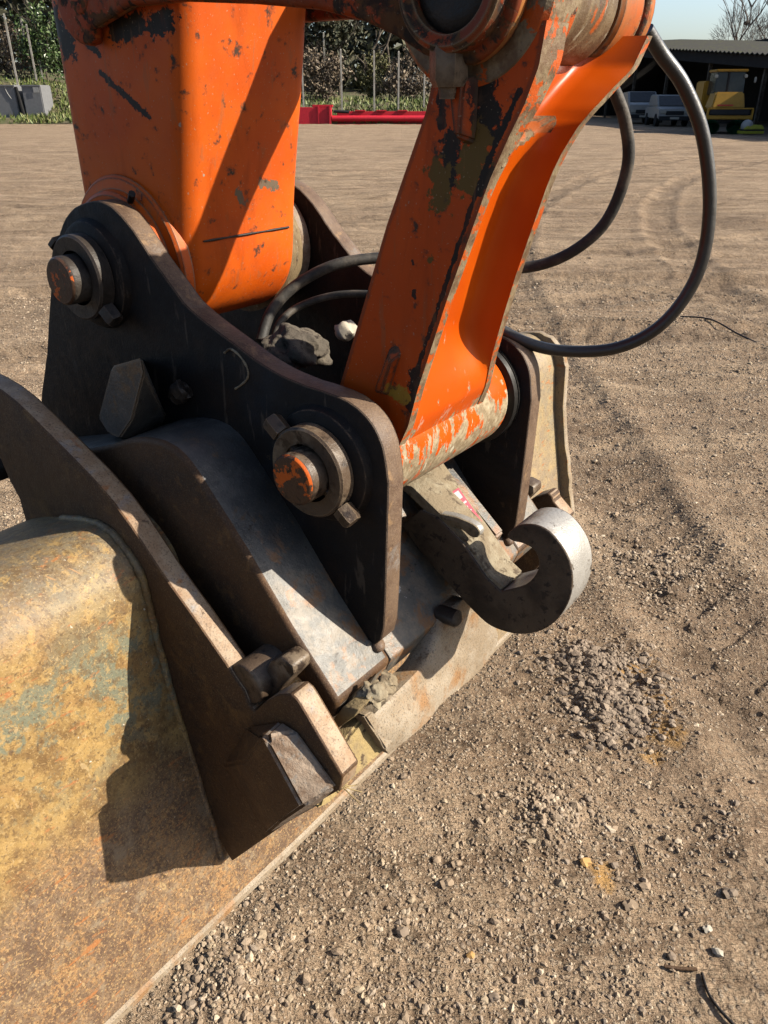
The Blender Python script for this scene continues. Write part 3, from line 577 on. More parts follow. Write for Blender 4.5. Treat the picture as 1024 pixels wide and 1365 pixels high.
# far dark wood seen as one mass behind the posts
pts = np.stack([RNG.uniform(-70, 12, 26000), RNG.uniform(72, 90, 26000), RNG.beta(1.1, 1.3, 26000) * 13 + 1.0], -1)
pts = pts[fbm(pts[:, 0] * 0.3, pts[:, 2] * 0.35, 71, 3) > -0.22]
v, f = leaves_np(pts, 0.55); o = np_mesh('far_wood', v, f, ['leaf_dark'], False); o['kind'] = 'stuff'
for q in range(5):
    xx = (-37.5, -33.5, -9.0, -3.5, 0.5)[q]
    t = thing('bare_tree', '', 'tree', (xx, 69 + q % 3, 2.0)); bm = bmesh.new(); limbs(bm, (xx, 69 + q % 3, 1.5), 11, 0.13, 5, 0.5, q, 1, 1.2); link_bm('trunk', bm, 'bark', t, 60)
    t['label'] = ('bare tree in the wood at the left picture edge', 'bare tree in the wood behind the green glossy bush', 'bare tree in the dark wood just right of the orange arm', 'bare tree in the dark wood behind the ivy stump', 'bare tree in the wood above the right end of the red boom')[q]
tree('holly_bush', 'bright green glossy-leaved bush just left of the orange arm', 'bush', at_y(62, 95, 63)[0], 63, 4.6, (1.5, 1.2, 2.3, 2.5), 'leaf_holly', 2600, 0.13, 0.07)
tree('evergreen_tree', 'dark evergreen tree just right of the orange arm behind the posts', 'tree', at_y(438, 80, 66)[0], 66, 8, (2.6, 1.8, 3.6, 4.4), 'leaf_dark', 4200, 0.2, 0.16)
tree('ivy_stump', 'olive ivy-covered stump mounded between the two middle fence posts', 'bush', at_y(497, 110, 64)[0], 64, 3.6, (1.3, 1.0, 1.7, 1.5), 'leaf_ivy', 3000, 0.11, 0.25)
for q, (px, yy, lb) in enumerate(((545, 63, 'dry brown bramble tangle above the right end of the red boom'), (20, 64, 'dry brown bramble thicket behind the leftmost fence post'), (425, 62, 'dry scrub behind the left end of the red boom'))):
    tree('bramble_bush', lb, 'bush', at_y(px, 120, yy)[0], yy, 3.2, (2.3, 1.2, 1.8, 1.3), 'bramble', 2600, 0.12, 0.05, 'dry brambles along the bank', True, 9)
MT['post'] = steel('grey_concrete_post', [((0.42, 0.40, 0.36),), ((0.30, 0.28, 0.24), 4, 0.45, 0.6), ((0.25, 0.26, 0.18), 2, 0.55, 0.7)], 0.85)
posts = [((4, 18), (24, 114), 58.5, 'leftmost leaning-looking pale fence post above the grey tank'), ((29, 20), (38, 80), 64, 'thin pale fence post, second from the left edge'),
         ((40, 32), (46, 92), 62, 'pale fence post in the middle of the left group of posts'), ((49, 33), (54, 88), 63, 'pale fence post beside the green bush left of the arm'),
         ((400, 57), (405, 142), 58.5, 'pale fence post right beside the orange arm behind the red boom'), ((431, 43), (433, 95), 64, 'distant fence post in the dark evergreen'),
         ((455, 65), (456, 144), 58.5, 'pale fence post left of the ivy stump'), ((499, 67), (499, 146), 58.5, 'pale fence post in front of the ivy stump'),
         ((533, 68), (531, 148), 58.5, 'pale fence post left of the dry bramble tangle'), ((566, 84), (565, 146), 59, 'grey fence post in the brambles beside the orange link')]
for a, b, yy, lb in posts:
    p1 = at_y(a[0], a[1], yy); p0 = at_y(b[0], b[1], yy); z0 = min(p0[2], bank_h(p0[0], yy)) - 0.3
    bm = bmesh.new(); box_bm(bm, (p0[0], yy, z0), 0.11, 0.11, p1[2] - z0 - 0.05, 0.2); box_bm(bm, (p0[0], yy, p1[2] - 0.05), 0.11, 0.11, 0.06, 0.2, 0.5)
    tag(link_bm('fence_post', bm, 'post', None, 30), lb, 'fence post', 'fence posts along the bank')
# grass on the verge
n = 15000; x = RNG.uniform(-40, 6, n); y = 55.3 + RNG.beta(1, 1.6, n) * 8.5; k = fbm(x * 0.5, y * 0.5, 81, 3) + RNG.uniform(-.3, .3, n) > -0.25
x, y = x[k], y[k]; z = np.array([bank_h(a, b) for a, b in zip(x, y)]); hh = RNG.uniform(0.12, 0.38, len(x)); aa_ = RNG.uniform(0, 6.28, len(x))
b1 = np.stack([x + np.cos(aa_) * 0.07, y + np.sin(aa_) * 0.07, z], -1); b2 = np.stack([x - np.cos(aa_) * 0.07, y - np.sin(aa_) * 0.07, z], -1)
tp = np.stack([x + RNG.normal(0, 0.12, len(x)), y + RNG.normal(0, 0.12, len(x)), z + hh], -1)
o = np_mesh('verge_grass', np.stack([b1, b2, tp], 1).reshape(-1, 3), np.arange(len(x) * 3).reshape(-1, 3), ['blade'], False); o['kind'] = 'stuff'
# ------------------------------------------------------------------ shed and parked machines
MT['shed'] = steel('black_shed_boards', [((0.022, 0.02, 0.02),), ((0.035, 0.032, 0.03), 2, 0.45, 0.65)], 0.85)
MT['roof'] = steel('mossy_roof_sheet', [((0.055, 0.052, 0.045),), ((0.075, 0.08, 0.035), 3, 0.48, 0.62)], 0.85)
def flat(name, c, rough=0.5, metal=0.0, var=0.25):
    return steel(name, [(c,), (tuple(k * (1 - var) for k in c), 6, 0.42, 0.65)], rough, metal, bumps=0.1)
MT['white'] = flat('white_paint', (0.50, 0.50, 0.48), 0.35, var=0.12); MT['yellow'] = flat('dull_yellow_paint', (0.62, 0.34, 0.03), 0.4, var=0.12)
MT['glass'] = flat('dark_window_glass', (0.05, 0.06, 0.065), 0.12); MT['tyre'] = flat('black_tyre', (0.02, 0.02, 0.02), 0.85)
MT['green'] = flat('green_brush_bristles', (0.02, 0.22, 0.09), 0.7); MT['grey'] = flat('grey_sheet', (0.27, 0.275, 0.285), 0.5, var=0.15)
MT['dark'] = flat('dark_plastic', (0.028, 0.028, 0.03), 0.6); MT['lamp'] = flat('pale_lamp_glass', (0.6, 0.58, 0.5), 0.2, var=0.1)
MT['red'] = flat('bright_red_paint', (0.85, 0.035, 0.06), 0.4, var=0.15); MT['lime'] = flat('lime_yellow_paint', (0.50, 0.50, 0.05), 0.45, var=0.15)
def eave(y): return 3.42 + (y - 44) * 0.062
t = thing('open_shed', 'long dark open-fronted shed with a mossy corrugated roof at the right edge of the yard', 'shed', (22, 58, 0))
bm = bmesh.new(); Y0, Y1 = 33.0, 84.0
box_bm(bm, (27.4, (Y0 + Y1) / 2, 0), 0.2, Y1 - Y0, 5.2); link_bm('back_wall', bm, 'shed', t)
bm = bmesh.new(); box_bm(bm, (23.2, Y0, 0), 8.6, 0.2, 3.4); link_bm('end_wall', bm, 'shed', t)
bm = bmesh.new(); box_bm(bm, (23.2, Y1, 0), 8.6, 0.2, 5.6); link_bm('end_wall', bm, 'shed', t)
bm = bmesh.new(); ny = 170                     # corrugated roof falling towards the back
top = []; bot = []
for q in range(ny + 1):
    yy = Y0 - 0.4 + (Y1 - Y0 + 0.8) * q / ny; dz = 0.045 * (1 if q % 2 else -1)
    top.append((bm.verts.new((18.3, yy, eave(yy) + dz)), bm.verts.new((27.8, yy, eave(yy) + 0.35 + dz))))
    bot.append((bm.verts.new((18.3, yy, eave(yy) + dz - 0.05)), bm.verts.new((27.8, yy, eave(yy) + 0.30 + dz))))
for q in range(ny):
    for S in (top, bot): bm.faces.new((S[q][0], S[q + 1][0], S[q + 1][1], S[q][1]))
    bm.faces.new((top[q][0], top[q + 1][0], bot[q + 1][0], bot[q][0]))
link_bm('roof', bm, 'roof', t, 20)
bm = bmesh.new(); h = [bm.verts.new(p) for p in ((18.5, Y0 - .3, eave(Y0) - 0.07), (18.5, Y1, eave(Y1) - 0.07), (18.5, Y1, eave(Y1) - 0.62), (18.5, Y0 - .3, eave(Y0) - 0.62), (18.56, Y0 - .3, eave(Y0) - 0.07), (18.56, Y1, eave(Y1) - 0.07), (18.56, Y1, eave(Y1) - 0.62), (18.56, Y0 - .3, eave(Y0) - 0.62))]
for f in ((0, 1, 2, 3), (7, 6, 5, 4), (0, 4, 5, 1), (3, 2, 6, 7)): bm.faces.new([h[k] for k in f])
link_bm('fascia_board', bm, 'shed', t)
for yy in (36, 43.5, 51, 58.5, 66, 73.5): box('post', (18.75, yy, 0), 0.18, 0.18, eave(yy) - 0.3, 'bark', t)

def car(name, label, cat, x, y, rz, van=False):
    t = thing(name, label, cat, (x, y, 0), None, rz)
    def part(nm, pts, hw, mat_, bev=0.05, y0=None):       # side outline (along, up) extruded across; front points to -y
        bm = bmesh.new(); A = [bm.verts.new((-hw, a, b)) for a, b in pts]; B = [bm.verts.new((hw, a, b)) for a, b in pts]; n = len(pts)
        bm.faces.new(A); bm.faces.new(B[::-1])
        for k in range(n): bm.faces.new((A[k], B[k], B[(k + 1) % n], A[(k + 1) % n]))
        bmesh.ops.recalc_face_normals(bm, faces=bm.faces)
        if bev: bmesh.ops.bevel(bm, geom=list(bm.edges), offset=bev, segments=2, affect='EDGES', clamp_overlap=True)
        return link_local(nm, bm, mat_, t)
    if van:
        part('body', [(-2.2, 0.45), (2.2, 0.45), (2.2, 1.75), (-0.9, 1.85), (-1.5, 1.25), (-2.25, 1.1)], 0.9, 'white')
        part('windscreen', [(-0.98, 1.80), (-1.0, 1.74), (-1.52, 1.26), (-1.60, 1.27), (-1.05, 1.82)], 0.78, 'glass', 0.0)
    else:
        part('body', [(-2.1, 0.42), (2.0, 0.42), (2.05, 1.0), (-1.0, 1.05), (-2.05, 0.93)], 0.88, 'white')
        part('cabin', [(-0.95, 1.04), (-0.35, 1.62), (1.5, 1.66), (1.95, 1.04)], 0.76, 'white')
        part('windscreen', [(-0.93, 1.07), (-1.0, 1.09), (-0.42, 1.60), (-0.36, 1.58)], 0.68, 'glass', 0.0)
    fy = -2.27 if van else -2.11
    for nm, c_, s_, mm in (('grille', (0, fy, 0.62), (1.0, 0.04, 0.2), 'dark'), ('bumper', (0, fy - 0.02, 0.34), (1.7, 0.16, 0.22), 'dark'),
                           ('headlight', (-0.66, fy, 0.70), (0.32, 0.05, 0.16), 'lamp'), ('headlight', (0.66, fy, 0.70), (0.32, 0.05, 0.16), 'lamp'), ('number_plate', (0, fy - 0.11, 0.40), (0.5, 0.02, 0.11), 'lamp')):
        bm = bmesh.new(); box_bm(bm, c_, s_[0], s_[1], s_[2]); link_local(nm, bm, mm, t)
    for sx_ in (-0.8, 0.8):
        for sy_ in (-1.35, 1.3):
            bm = bmesh.new(); tube_bm(bm, [(sx_ - 0.11, sy_, 0.34), (sx_ + 0.11, sy_, 0.34)], 0.34, 20); link_local('wheel', bm, 'tyre', t)
    return t
def link_local(name, bm, mats, parent, smooth=35):        # mesh given in its thing's own coordinates
    me = bpy.data.meshes.new(name); bm.normal_update(); bm.to_mesh(me); bm.free()
    for k in (mats if isinstance(mats, (list, tuple)) else [mats]): me.materials.append(MT[k])
    o = bpy.data.objects.new(name, me); COL.objects.link(o); finish(o, None, smooth); o.parent = parent; return o
car('parked_car', 'white car parked nose out in the shed, behind the large hose loop', 'car', at_y(889, 150, 52)[0], 52, -0.1)
car('parked_van', 'white van parked in the shed left of the white car, behind the thinner hose', 'van', at_y(852, 150, 57)[0], 57.5, -0.1, True)

# yellow road sweeper
sx0 = at_y(966, 150, 40.5)[0]
t = thing('road_sweeper', 'yellow road sweeper with dark cab glass and green brushes in front of the shed', 'sweeper', (sx0, 40.5, 0), None, -0.12)
def lbox(nm, c_, s_, mm, bev=0.03, taper=1.0):
    bm = bmesh.new(); box_bm(bm, c_, s_[0], s_[1], s_[2], 0, taper)
    if bev: bmesh.ops.bevel(bm, geom=list(bm.edges), offset=bev, segments=2, affect='EDGES')
    return link_local(nm, bm, mm, t)
lbox('chassis', (0, 1.0, 0.45), (1.7, 3.2, 0.35), 'dark'); lbox('hood', (-0.02, 0.1, 1.05), (1.5, 1.3, 0.68), 'yellow', 0.06, 0.82)
lbox('bumper', (0.05, -0.7, 0.62), (2.0, 0.25, 0.16), 'yellow'); lbox('bumper_band', (0.0, -0.84, 0.80), (1.75, 0.1, 0.22), 'dark'); lbox('bumper_rail', (0.05, -0.74, 1.03), (2.0, 0.16, 0.06), 'yellow', 0.01)
for s_ in (-0.98, 0.98): lbox('bumper_post', (0.05 + s_, -0.74, 0.6), (0.08, 0.14, 0.44), 'yellow', 0.01)
lbox('cab', (0.05, 0.8, 1.6), (1.35, 1.3, 0.95), 'glass', 0.04, 0.93); lbox('cab_roof', (0.05, 0.8, 2.55), (1.4, 1.5, 0.10), 'yellow', 0.03)
lbox('cab_pillar', (-0.05, 0.13, 1.68), (0.07, 0.06, 0.88), 'dark', 0.0); lbox('hopper', (0, 2.2, 0.9), (1.6, 1.6, 1.3), 'yellow', 0.05)
for s_ in (-0.62, 0.68): lbox('work_lamp', (s_, 0.10, 2.30), (0.14, 0.08, 0.14), 'lamp', 0.02)
lbox('mirror', (1.15, 0.2, 2.1), (0.10, 0.06, 0.24), 'lamp', 0.02); lbox('badge_strip', (-0.2, -0.66, 1.17), (0.7, 0.02, 0.05), 'red', 0.0)
for s_ in (-0.75, 0.75):
    bm = bmesh.new(); tube_bm(bm, [(s_ - 0.14, 0.4, 0.4), (s_ + 0.14, 0.4, 0.4)], 0.4, 22); link_local('wheel', bm, 'tyre', t)
for s_ in (-0.78, 0.32):                        # bristle discs
    bm = bmesh.new(); c_ = Vector((s_, -0.95, 0.30)); ctr = bm.verts.new(c_ + Vector((0, -0.05, 0.12)))
    ring = []
    for k in range(96):
        a = k * math.pi / 48; r_ = 0.36 + 0.07 * (k % 2); ring.append(bm.verts.new(c_ + Vector((math.cos(a) * r_, -0.16 * (k % 2) - 0.02, math.sin(a) * r_ * 0.75))))
    for k in range(96): bm.faces.new((ctr, ring[k], ring[(k + 1) % 96]))
    bmesh.ops.solidify(bm, geom=list(bm.faces), thickness=0.05); link_local('brush', bm, 'green', t, None)
sx1 = at_y(1000, 175, 39.2)[0]
t = thing('floor_sweeper', 'small white and lime-yellow machine on the ground right of the yellow sweeper', 'sweeper', (sx1, 39.2, 0), None, 0.1)
lbox('base', (0, 0, 0.05), (1.0, 0.7, 0.12), 'lime', 0.02); lbox('band', (0, 0, 0.17), (0.96, 0.66, 0.06), 'dark', 0.0); lbox('skirt', (0.05, 0, 0.23), (0.95, 0.64, 0.18), 'lime', 0.03, 0.75)
bm = bmesh.new(); bmesh.ops.create_uvsphere(bm, u_segments=16, v_segments=8, radius=0.27); bmesh.ops.translate(bm, verts=bm.verts, vec=(-0.2, 0, 0.36)); link_local('tank', bm, 'white', t)

# grey tanks on the verge
for px0, px1, lb in ((-30, 27, 'long grey steel tank with a pale scratch at the left picture edge'), (36, 61, 'narrow grey steel tank with a white sticker at its top corner')):
    yy = 57.0; a = at_y(px0, 157, yy); b = at_y(px1, 157, yy); hgt_ = at_y(px0 + 30, 113, yy)[2] - a[2]
    cx = (a[0] + b[0]) / 2; wd = b[0] - a[0]
    t = thing('grey_tank', lb, 'tank', (cx, yy, a[2] - 0.15))
    lbox('tank_body', (0, 0.9, 0.0), (wd, 1.8, hgt_ + 0.15), 'grey', 0.05)
    lbox('rim', (0, -0.03, hgt_ + 0.06), (wd + 0.06, 0.07, 0.08), 'grey', 0.01); lbox('foot_rail', (0, -0.03, 0.10), (wd + 0.04, 0.06, 0.09), 'grey', 0.01)
    if px0 > 0:
        lbox('sticker', (wd / 2 - 0.28, -0.065, hgt_ - 0.28), (0.36, 0.01, 0.3), 'white', 0.0)
        bm = bmesh.new(); tube_bm(bm, [(-wd / 2 - 0.17, 0.1, 0.1), (-wd / 2 - 0.24, 0.05, hgt_ * 0.5), (-wd / 2 - 0.33, 0.0, hgt_ + 0.05)], [0.16, 0.13, 0.09], 10); link_local('dark_gap_fill', bm, 'tyre', t)  # black tube stands in for the dark gap between the tanks
    else:
        bm = bmesh.new(); tube_bm(bm, [(wd / 2 - 0.62, -0.02, hgt_ + 0.02), (wd / 2 - 0.5, -0.02, hgt_ * 0.82), (wd / 2 - 0.32, -0.02, hgt_ * 0.66)], 0.022, 6); link_local('scratch_wire', bm, 'white', t)

# red boom section lying on the verge
yy = 55.6; a = at_y(400, 165, yy); b = at_y(575, 165, yy); L = b[0] - a[0]; z0 = a[2]
t = thing('red_boom', 'bright red steel boom section lying along the far edge of the yard', 'machine part', (a[0] + L / 2, yy, z0 - 0.1))
x0 = -L / 2
lbox('box_end', (x0 + 0.9, 0, 0.05), (2.1, 0.9, 1.0), 'red', 0.04); lbox('open_end_shade', (x0 - 0.17, -0.02, 0.13), (0.06, 0.74, 0.84), 'dark', 0.0)  # dark sheet stands in for the shade inside the open box end
lbox('end_plate', (x0 + 1.25, -0.47, 0.0), (0.08, 0.10, 1.15), 'red', 0.0); lbox('mount_plate', (x0 + 1.98, -0.05, 0.0), (0.14, 1.1, 1.15), 'red', 0.02)
lbox('top_bracket', (x0 + 1.5, 0, 1.05), (1.3, 0.7, 0.14), 'red', 0.03); lbox('boom_beam', (x0 + L / 2 + 1.2, 0.1, 0.1), (L - 2.4, 0.6, 0.72), 'red', 0.06)
lbox('base_flange', (x0 + L / 2 + 1.2, -0.1, 0.0), (L - 2.4, 0.9, 0.10), 'red', 0.01)
bm = bmesh.new(); tube_bm(bm, [(x0 + 2.1, -0.36, 0.42), (x0 + L - 0.1, -0.36, 0.42)], 0.17, 18); link_local('ram_tube', bm, 'red', t)
bm = bmesh.new(); tube_bm(bm, [(x0 + 2.2, -0.3, 0.83), (x0 + 3.2, -0.35, 0.78)], 0.09, 12); link_local('ram_end', bm, 'dark', t)
for k in range(3): lbox('cleat', (x0 + 3.9 + 1.35 * k, -0.1, 0.82), (0.65, 0.5, 0.07), 'red', 0.01)

# bare winter trees beyond the shed
for px, yy, hh, sd_, lb in ((985, 84, 8.8, 3, 'bare winter tree with a nest above the shed roof'), (1022, 82, 8.0, 5, 'bare winter tree at the right picture edge above the shed roof'), (1062, 84, 8.6, 8, 'bare winter tree just beyond the right picture edge')):
    xx = at_y(px, 60, yy)[0]
    t = thing('bare_tree', lb, 'tree', (xx, yy, 0)); bm = bmesh.new(); limbs(bm, (xx, yy, 0), hh, 0.16, 11, 0.55, sd_, 2, 1.1); link_bm('trunk', bm, 'pale_twig', t, 60)
    n = 2600; q = RNG.normal(0, 1, (n, 3)); q = q / np.linalg.norm(q, axis=1)[:, None] * (RNG.uniform(0.3, 1, n) ** 0.5)[:, None]
    c_ = np.array([xx, yy, hh * 0.68]) + q * np.array([2.6, 2.6, hh * 0.34]); dr = q * np.array([1, 1, 1.3]) + RNG.normal(0, 0.35, (n, 3)) + np.array([0, 0, 0.5]); dr /= np.linalg.norm(dr, axis=1)[:, None]
    sd2 = np.cross(dr, RNG.normal(0, 1, (n, 3))); sd2 /= np.linalg.norm(sd2, axis=1)[:, None]
    vtx = np.stack([c_ - sd2 * 0.014, c_ + sd2 * 0.014, c_ + dr * RNG.uniform(0.3, 0.8, n)[:, None]], 1).reshape(-1, 3)
    o = np_mesh('twigs', vtx, np.arange(n * 3).reshape(-1, 3), ['pale_twig'], False); finish(o, t, None)
    if sd_ == 3: blob('nest', (xx + 0.3, yy, hh * 0.86), 0.22, 0.22, 0.16, 'bark', t, 0.3, 4, 2)
# ================================================================== the machine
W0 = 0.795; PT = 0.04                         # near coupler plate
W1 = 1.23                                     # far coupler plate
WE = 0.603; ET = 0.04                         # near bucket ear
WB = 0.675; WM = 1.033                        # coupler body side, mid plane
WBF = 2 * WM - WB
PIN1 = (-1.248, 1.226); PIN2 = (-0.726, 1.006); PIN3 = uv([(600, -25)], 0.826)[0]

# ---------------- bucket
bucket = thing('digging_bucket', 'rusty wide excavator bucket with worn ochre paint filling the lower left', 'bucket', P(-0.95, WM, 0.0))
sh = uv([(85, 690), (140, 700), (180, 745), (196, 780), (216, 866), (250, 985)], WE)
top_ = spl([(-1.42, 0.735), (-1.30, 0.80)] + sh[:3] + [(-0.957, 0.785)], 5)
prof = top_ + [sh[4], (-0.925, 0.535)] + spl([(-0.917, 0.50), (-0.906, 0.45), (-0.889, 0.36), (-0.864, 0.23), (-0.837, 0.092)], 3)
def sheet(name, prof, th, w0, w1, nw, mats, parent, jit=0.0, lip=None):
    """bent plate: outline (u, v) swept along w, with a real thickness behind it"""
    n = len(prof); back = []
    for i in range(n):
        a = prof[max(i - 1, 0)]; b = prof[min(i + 1, n - 1)]; du, dv = b[0] - a[0], b[1] - a[1]; L_ = math.hypot(du, dv)
        back.append((prof[i][0] + dv / L_ * th, prof[i][1] - du / L_ * th))
    loop = prof + back[::-1]; m_ = len(loop); bm = bmesh.new(); rings = []
    for k in range(nw + 1):
        w = w0 + (w1 - w0) * k / nw
        ring = []
        for idx, (a, b) in enumerate(loop):
            d = 0.004 * float(noise_arr(np.array([w * 5.0 + 3]), np.array([b * 5.0 + idx * 0.0]), 5)[0]) * 2 * jit
            e_ = 0.004 * float(noise_arr(np.array([w * 30.0]), np.array([0.5]), 9)[0]) * (1 if idx in (n - 1, n) else 0)
            ring.append(bm.verts.new(P(a + d, w, b + e_)))
        rings.append(ring)
    for k in range(nw):
        for i in range(m_):
            f = bm.faces.new((rings[k][i], rings[k + 1][i], rings[k + 1][(i + 1) % m_], rings[k][(i + 1) % m_]))
            if i in (n - 1, m_ - 1) and lip is not None: f.material_index = lip
    bm.faces.new(rings[0]); bm.faces.new(rings[-1][::-1])
    bmesh.ops.recalc_face_normals(bm, faces=bm.faces)
    return link_bm(name, bm, mats, parent, 32)
sheet('shell', prof, 0.022, -0.03, 2.09, 90, ['skin', 'lip'], bucket, 1.0, 1)
endp = [(a + 0.028, b + 0.006) for a, b in prof[9:]] ; endp = [(-1.45, 0.78)] + [(a, b + 0.025) for a, b in prof[3:9]] + endp + [(-1.05, 0.10), (-1.45, 0.35)]
prism('side_plate', endp, 2.093, 2.118, ['skin', 'lip'], bucket, 0.004, 2, jitter=0.003)
prism('side_plate', endp, -0.06, -0.033, ['skin', 'lip'], bucket, 0.004, 2)
lipbar = [(-0.8375, 0.098), (-0.8315, 0.092), (-0.8305, 0.080)]
sheet('lip_bar', lipbar, 0.007, -0.03, 2.09, 120, ['lip'], bucket, 0.6)
# ear plates with the hook notch for the coupler's lower pin
e_up = spl(uv([(-60, 490), (0, 520), (60, 575), (150, 670), (215, 765), (258, 825), (300, 885)], WE), 3)
e_lo = uv([(312, 905), (324, 922), (332, 942), (339, 950), (350, 938), (369, 927), (386, 925), (394, 932)], WE)
e_lug = uv([(400, 941), (456, 1036), (452, 1054), (410, 1078), (309, 1149)], WE)
e_in = [(-0.905, 0.30), (-0.95, 0.55), (-0.985, 0.72), (-1.02, 0.78), (-1.12, 0.80)] + uv([(36, 722), (33, 693), (25, 664), (12, 640), (0, 612), (-40, 590), (-80, 540)], WE)
ear = e_up + e_lo + e_lug + e_in
ear_far = e_up + e_lo + uv([(396, 941), (424, 978), (400, 1040), (309, 1149)], WE) + e_in
for w_, wa, ear in ((WE, WE + ET, ear), (2 * WM - WE - ET, 2 * WM - WE, ear_far)):
    o = prism('ear', ear, w_, wa, ['ear', 'ear_rim'], bucket, 0.004, 2, jitter=0.0006)
rn = uv([(347, 986), (352, 982), (403, 1076), (372, 1098), (325, 1015)], WE - 0.045)
rf = uv([(376, 960), (398, 974), (452, 1048), (424, 1074), (356, 1112), (298, 1020), (330, 968)], WE)
for w_, sg in ((WE - 0.001, -1), (2 * WM - WE + 0.001, 1)):
    o = hull('wear_block', [P(a, w_ + sg * 0.045, b) for a, b in rn] + [P(a, w_, b) for a, b in rf], ['ear', 'rustblock'], bucket, 0.0045, 40)
    for p in o.data.polygons:
        if Vector(p.normal).dot(Vector(UX) + Vector((0, 0, 0.5))) > 0.35: p.material_index = 1  # faces turned to the sun take the paler rust, sunlight put into colour
# weld beads where the ear meets the shell
for w_ in (WE - 0.004, 2 * WM - WE + 0.004):
    pts = []
    for k, (a, b) in enumerate(spl(sh[:2] + sh[2:] + [(-0.89, 0.36), (-0.858, 0.20)], 8)): pts.append(P(a + 0.0 + random.uniform(-.0012, .0012), w_ + random.uniform(-.001, .001), b))
    tube('weld_bead', pts, [0.007 + random.uniform(-0.0012, 0.0012) for _ in pts], 'skin', bucket, 8)
cpn = uv([(-14, 624)], 0.65)[0]; lathe('cross_pin', cpn[0], cpn[1], cyl_prof(0.644, 0.70, 0.032), 'grease', bucket)
# cover plate between the ears, lying on the lower panel
A_, B_ = (-0.9153, 0.4735), (-0.8371, 0.0917)
nrm = Vector((-(B_[1] - A_[1]), (B_[0] - A_[0]))).normalized()      # (u, v) normal of the lower panel
q_ = uv([(458, 1036)], WE + ET)[0]; OFFC = nrm.x * (q_[0] - A_[0]) + nrm.y * (q_[1] - A_[1])      # the cover plate stands out level with the lug ends
def on_panel(px, py, off=0.0):
    off = off - 0.03 + OFFC
    r = ray(px, py); ru, rv, rw = r @ UX, r[2], r @ WX
    t_ = (nrm.x * (A_[0] + nrm.x * off) + nrm.y * (A_[1] + nrm.y * off - CAM_H)) / (nrm.x * ru + nrm.y * rv)
    return (ru * t_, rw * t_, rv * t_ + CAM_H)
def slab(name, px, off, th, mats, bev=0.004, jit=0.0, grid=False):
    top__ = [on_panel(a + random.uniform(-jit, jit), b + random.uniform(-jit, jit), off) for a, b in px]
    bm = bmesh.new(); T = [bm.verts.new(P(*q)) for q in top__]; Bv = [bm.verts.new(P(q[0] - nrm.x * th, q[1], q[2] - nrm.y * th)) for q in top__]
    n = len(T); bm.faces.new(T); bm.faces.new(Bv[::-1])
    for i in range(n): bm.faces.new((T[i], Bv[i], Bv[(i + 1) % n], T[(i + 1) % n]))
    bmesh.ops.recalc_face_normals(bm, faces=bm.faces)
    if bev: bmesh.ops.bevel(bm, geom=list(bm.edges), offset=bev, segments=2, affect='EDGES', clamp_overlap=True)
    return link_bm(name, bm, mats, bucket, 40)
def resample(pts, n):
    d = [0]
    for i in range(1, len(pts)): d.append(d[-1] + math.dist(pts[i], pts[i - 1]))
    return [(float(np.interp(d[-1] * k / n, d, [p[0] for p in pts])), float(np.interp(d[-1] * k / n, d, [p[1] for p in pts]))) for k in range(n + 1)]
NA, NB = 46, 12
ca = resample(spl([(486, 958), (518, 926), (557, 886), (573, 852), (583, 826), (598, 807), (616, 796)], 6), NA)
cb_ = resample(spl([(518, 1005), (545, 984), (570, 962), (592, 934), (620, 912), (648, 884), (664, 852), (654, 826), (634, 805)], 6), NA)
bm = bmesh.new(); T = []; Bk = []
for k in range(NA + 1):
    r1, r2 = [], []
    for j in range(NB + 1):
        t_ = j / NB; s_ = k / NA
        px = ca[k][0] + (cb_[k][0] - ca[k][0]) * t_; py = ca[k][1] + (cb_[k][1] - ca[k][1]) * t_
        off = 0.030 + 0.010 * math.sin(s_ * 6.5 + 0.6) * (0.3 + t_) - 0.010 * max(t_ - 0.72, 0) / 0.28 - 0.012 * max(0.12 - t_, 0) / 0.12 + 0.004 * float(fbm(np.array([s_ * 7.0]), np.array([t_ * 2.5]), 77, 3)[0])
        q = on_panel(px, py, off); r1.append(bm.verts.new(P(*q))); r2.append(bm.verts.new(P(q[0] - nrm.x * 0.028, q[1], q[2] - nrm.y * 0.028)))
    T.append(r1); Bk.append(r2)
for k in range(NA):
    for j in range(NB):
        bm.faces.new((T[k][j], T[k + 1][j], T[k + 1][j + 1], T[k][j + 1])); bm.faces.new((Bk[k][j], Bk[k][j + 1], Bk[k + 1][j + 1], Bk[k + 1][j]))
    for j in (0, NB): bm.faces.new((T[k][j], Bk[k][j], Bk[k + 1][j], T[k + 1][j]))
for k in (0, NA):
    for j in range(NB): bm.faces.new((T[k][j], T[k][j + 1], Bk[k][j + 1], Bk[k][j]))
bmesh.ops.recalc_face_normals(bm, faces=bm.faces); link_bm('cover_plate', bm, 'lip', bucket, 50)
slab('plate_step', [(486, 955), (497, 948), (527, 985), (515, 1001)], 0.036, 0.030, 'lip', 0.003)
slab('clay_ledge', [(425, 1080), (438, 1030), (462, 985), (486, 957), (515, 1000), (475, 1036), (440, 1072)], 0.018, 0.030, 'clay', 0.005, 0.8)
q = on_panel(598, 822, 0.03); tube('plug_bolt', [P(q[0] - 0.02, q[1], q[2]), P(q[0] + 0.018, q[1], q[2] + 0.003), P(q[0] + 0.021, q[1], q[2] + 0.004)], [0.016, 0.016, 0.011], 'pin_dark', bucket, 20)

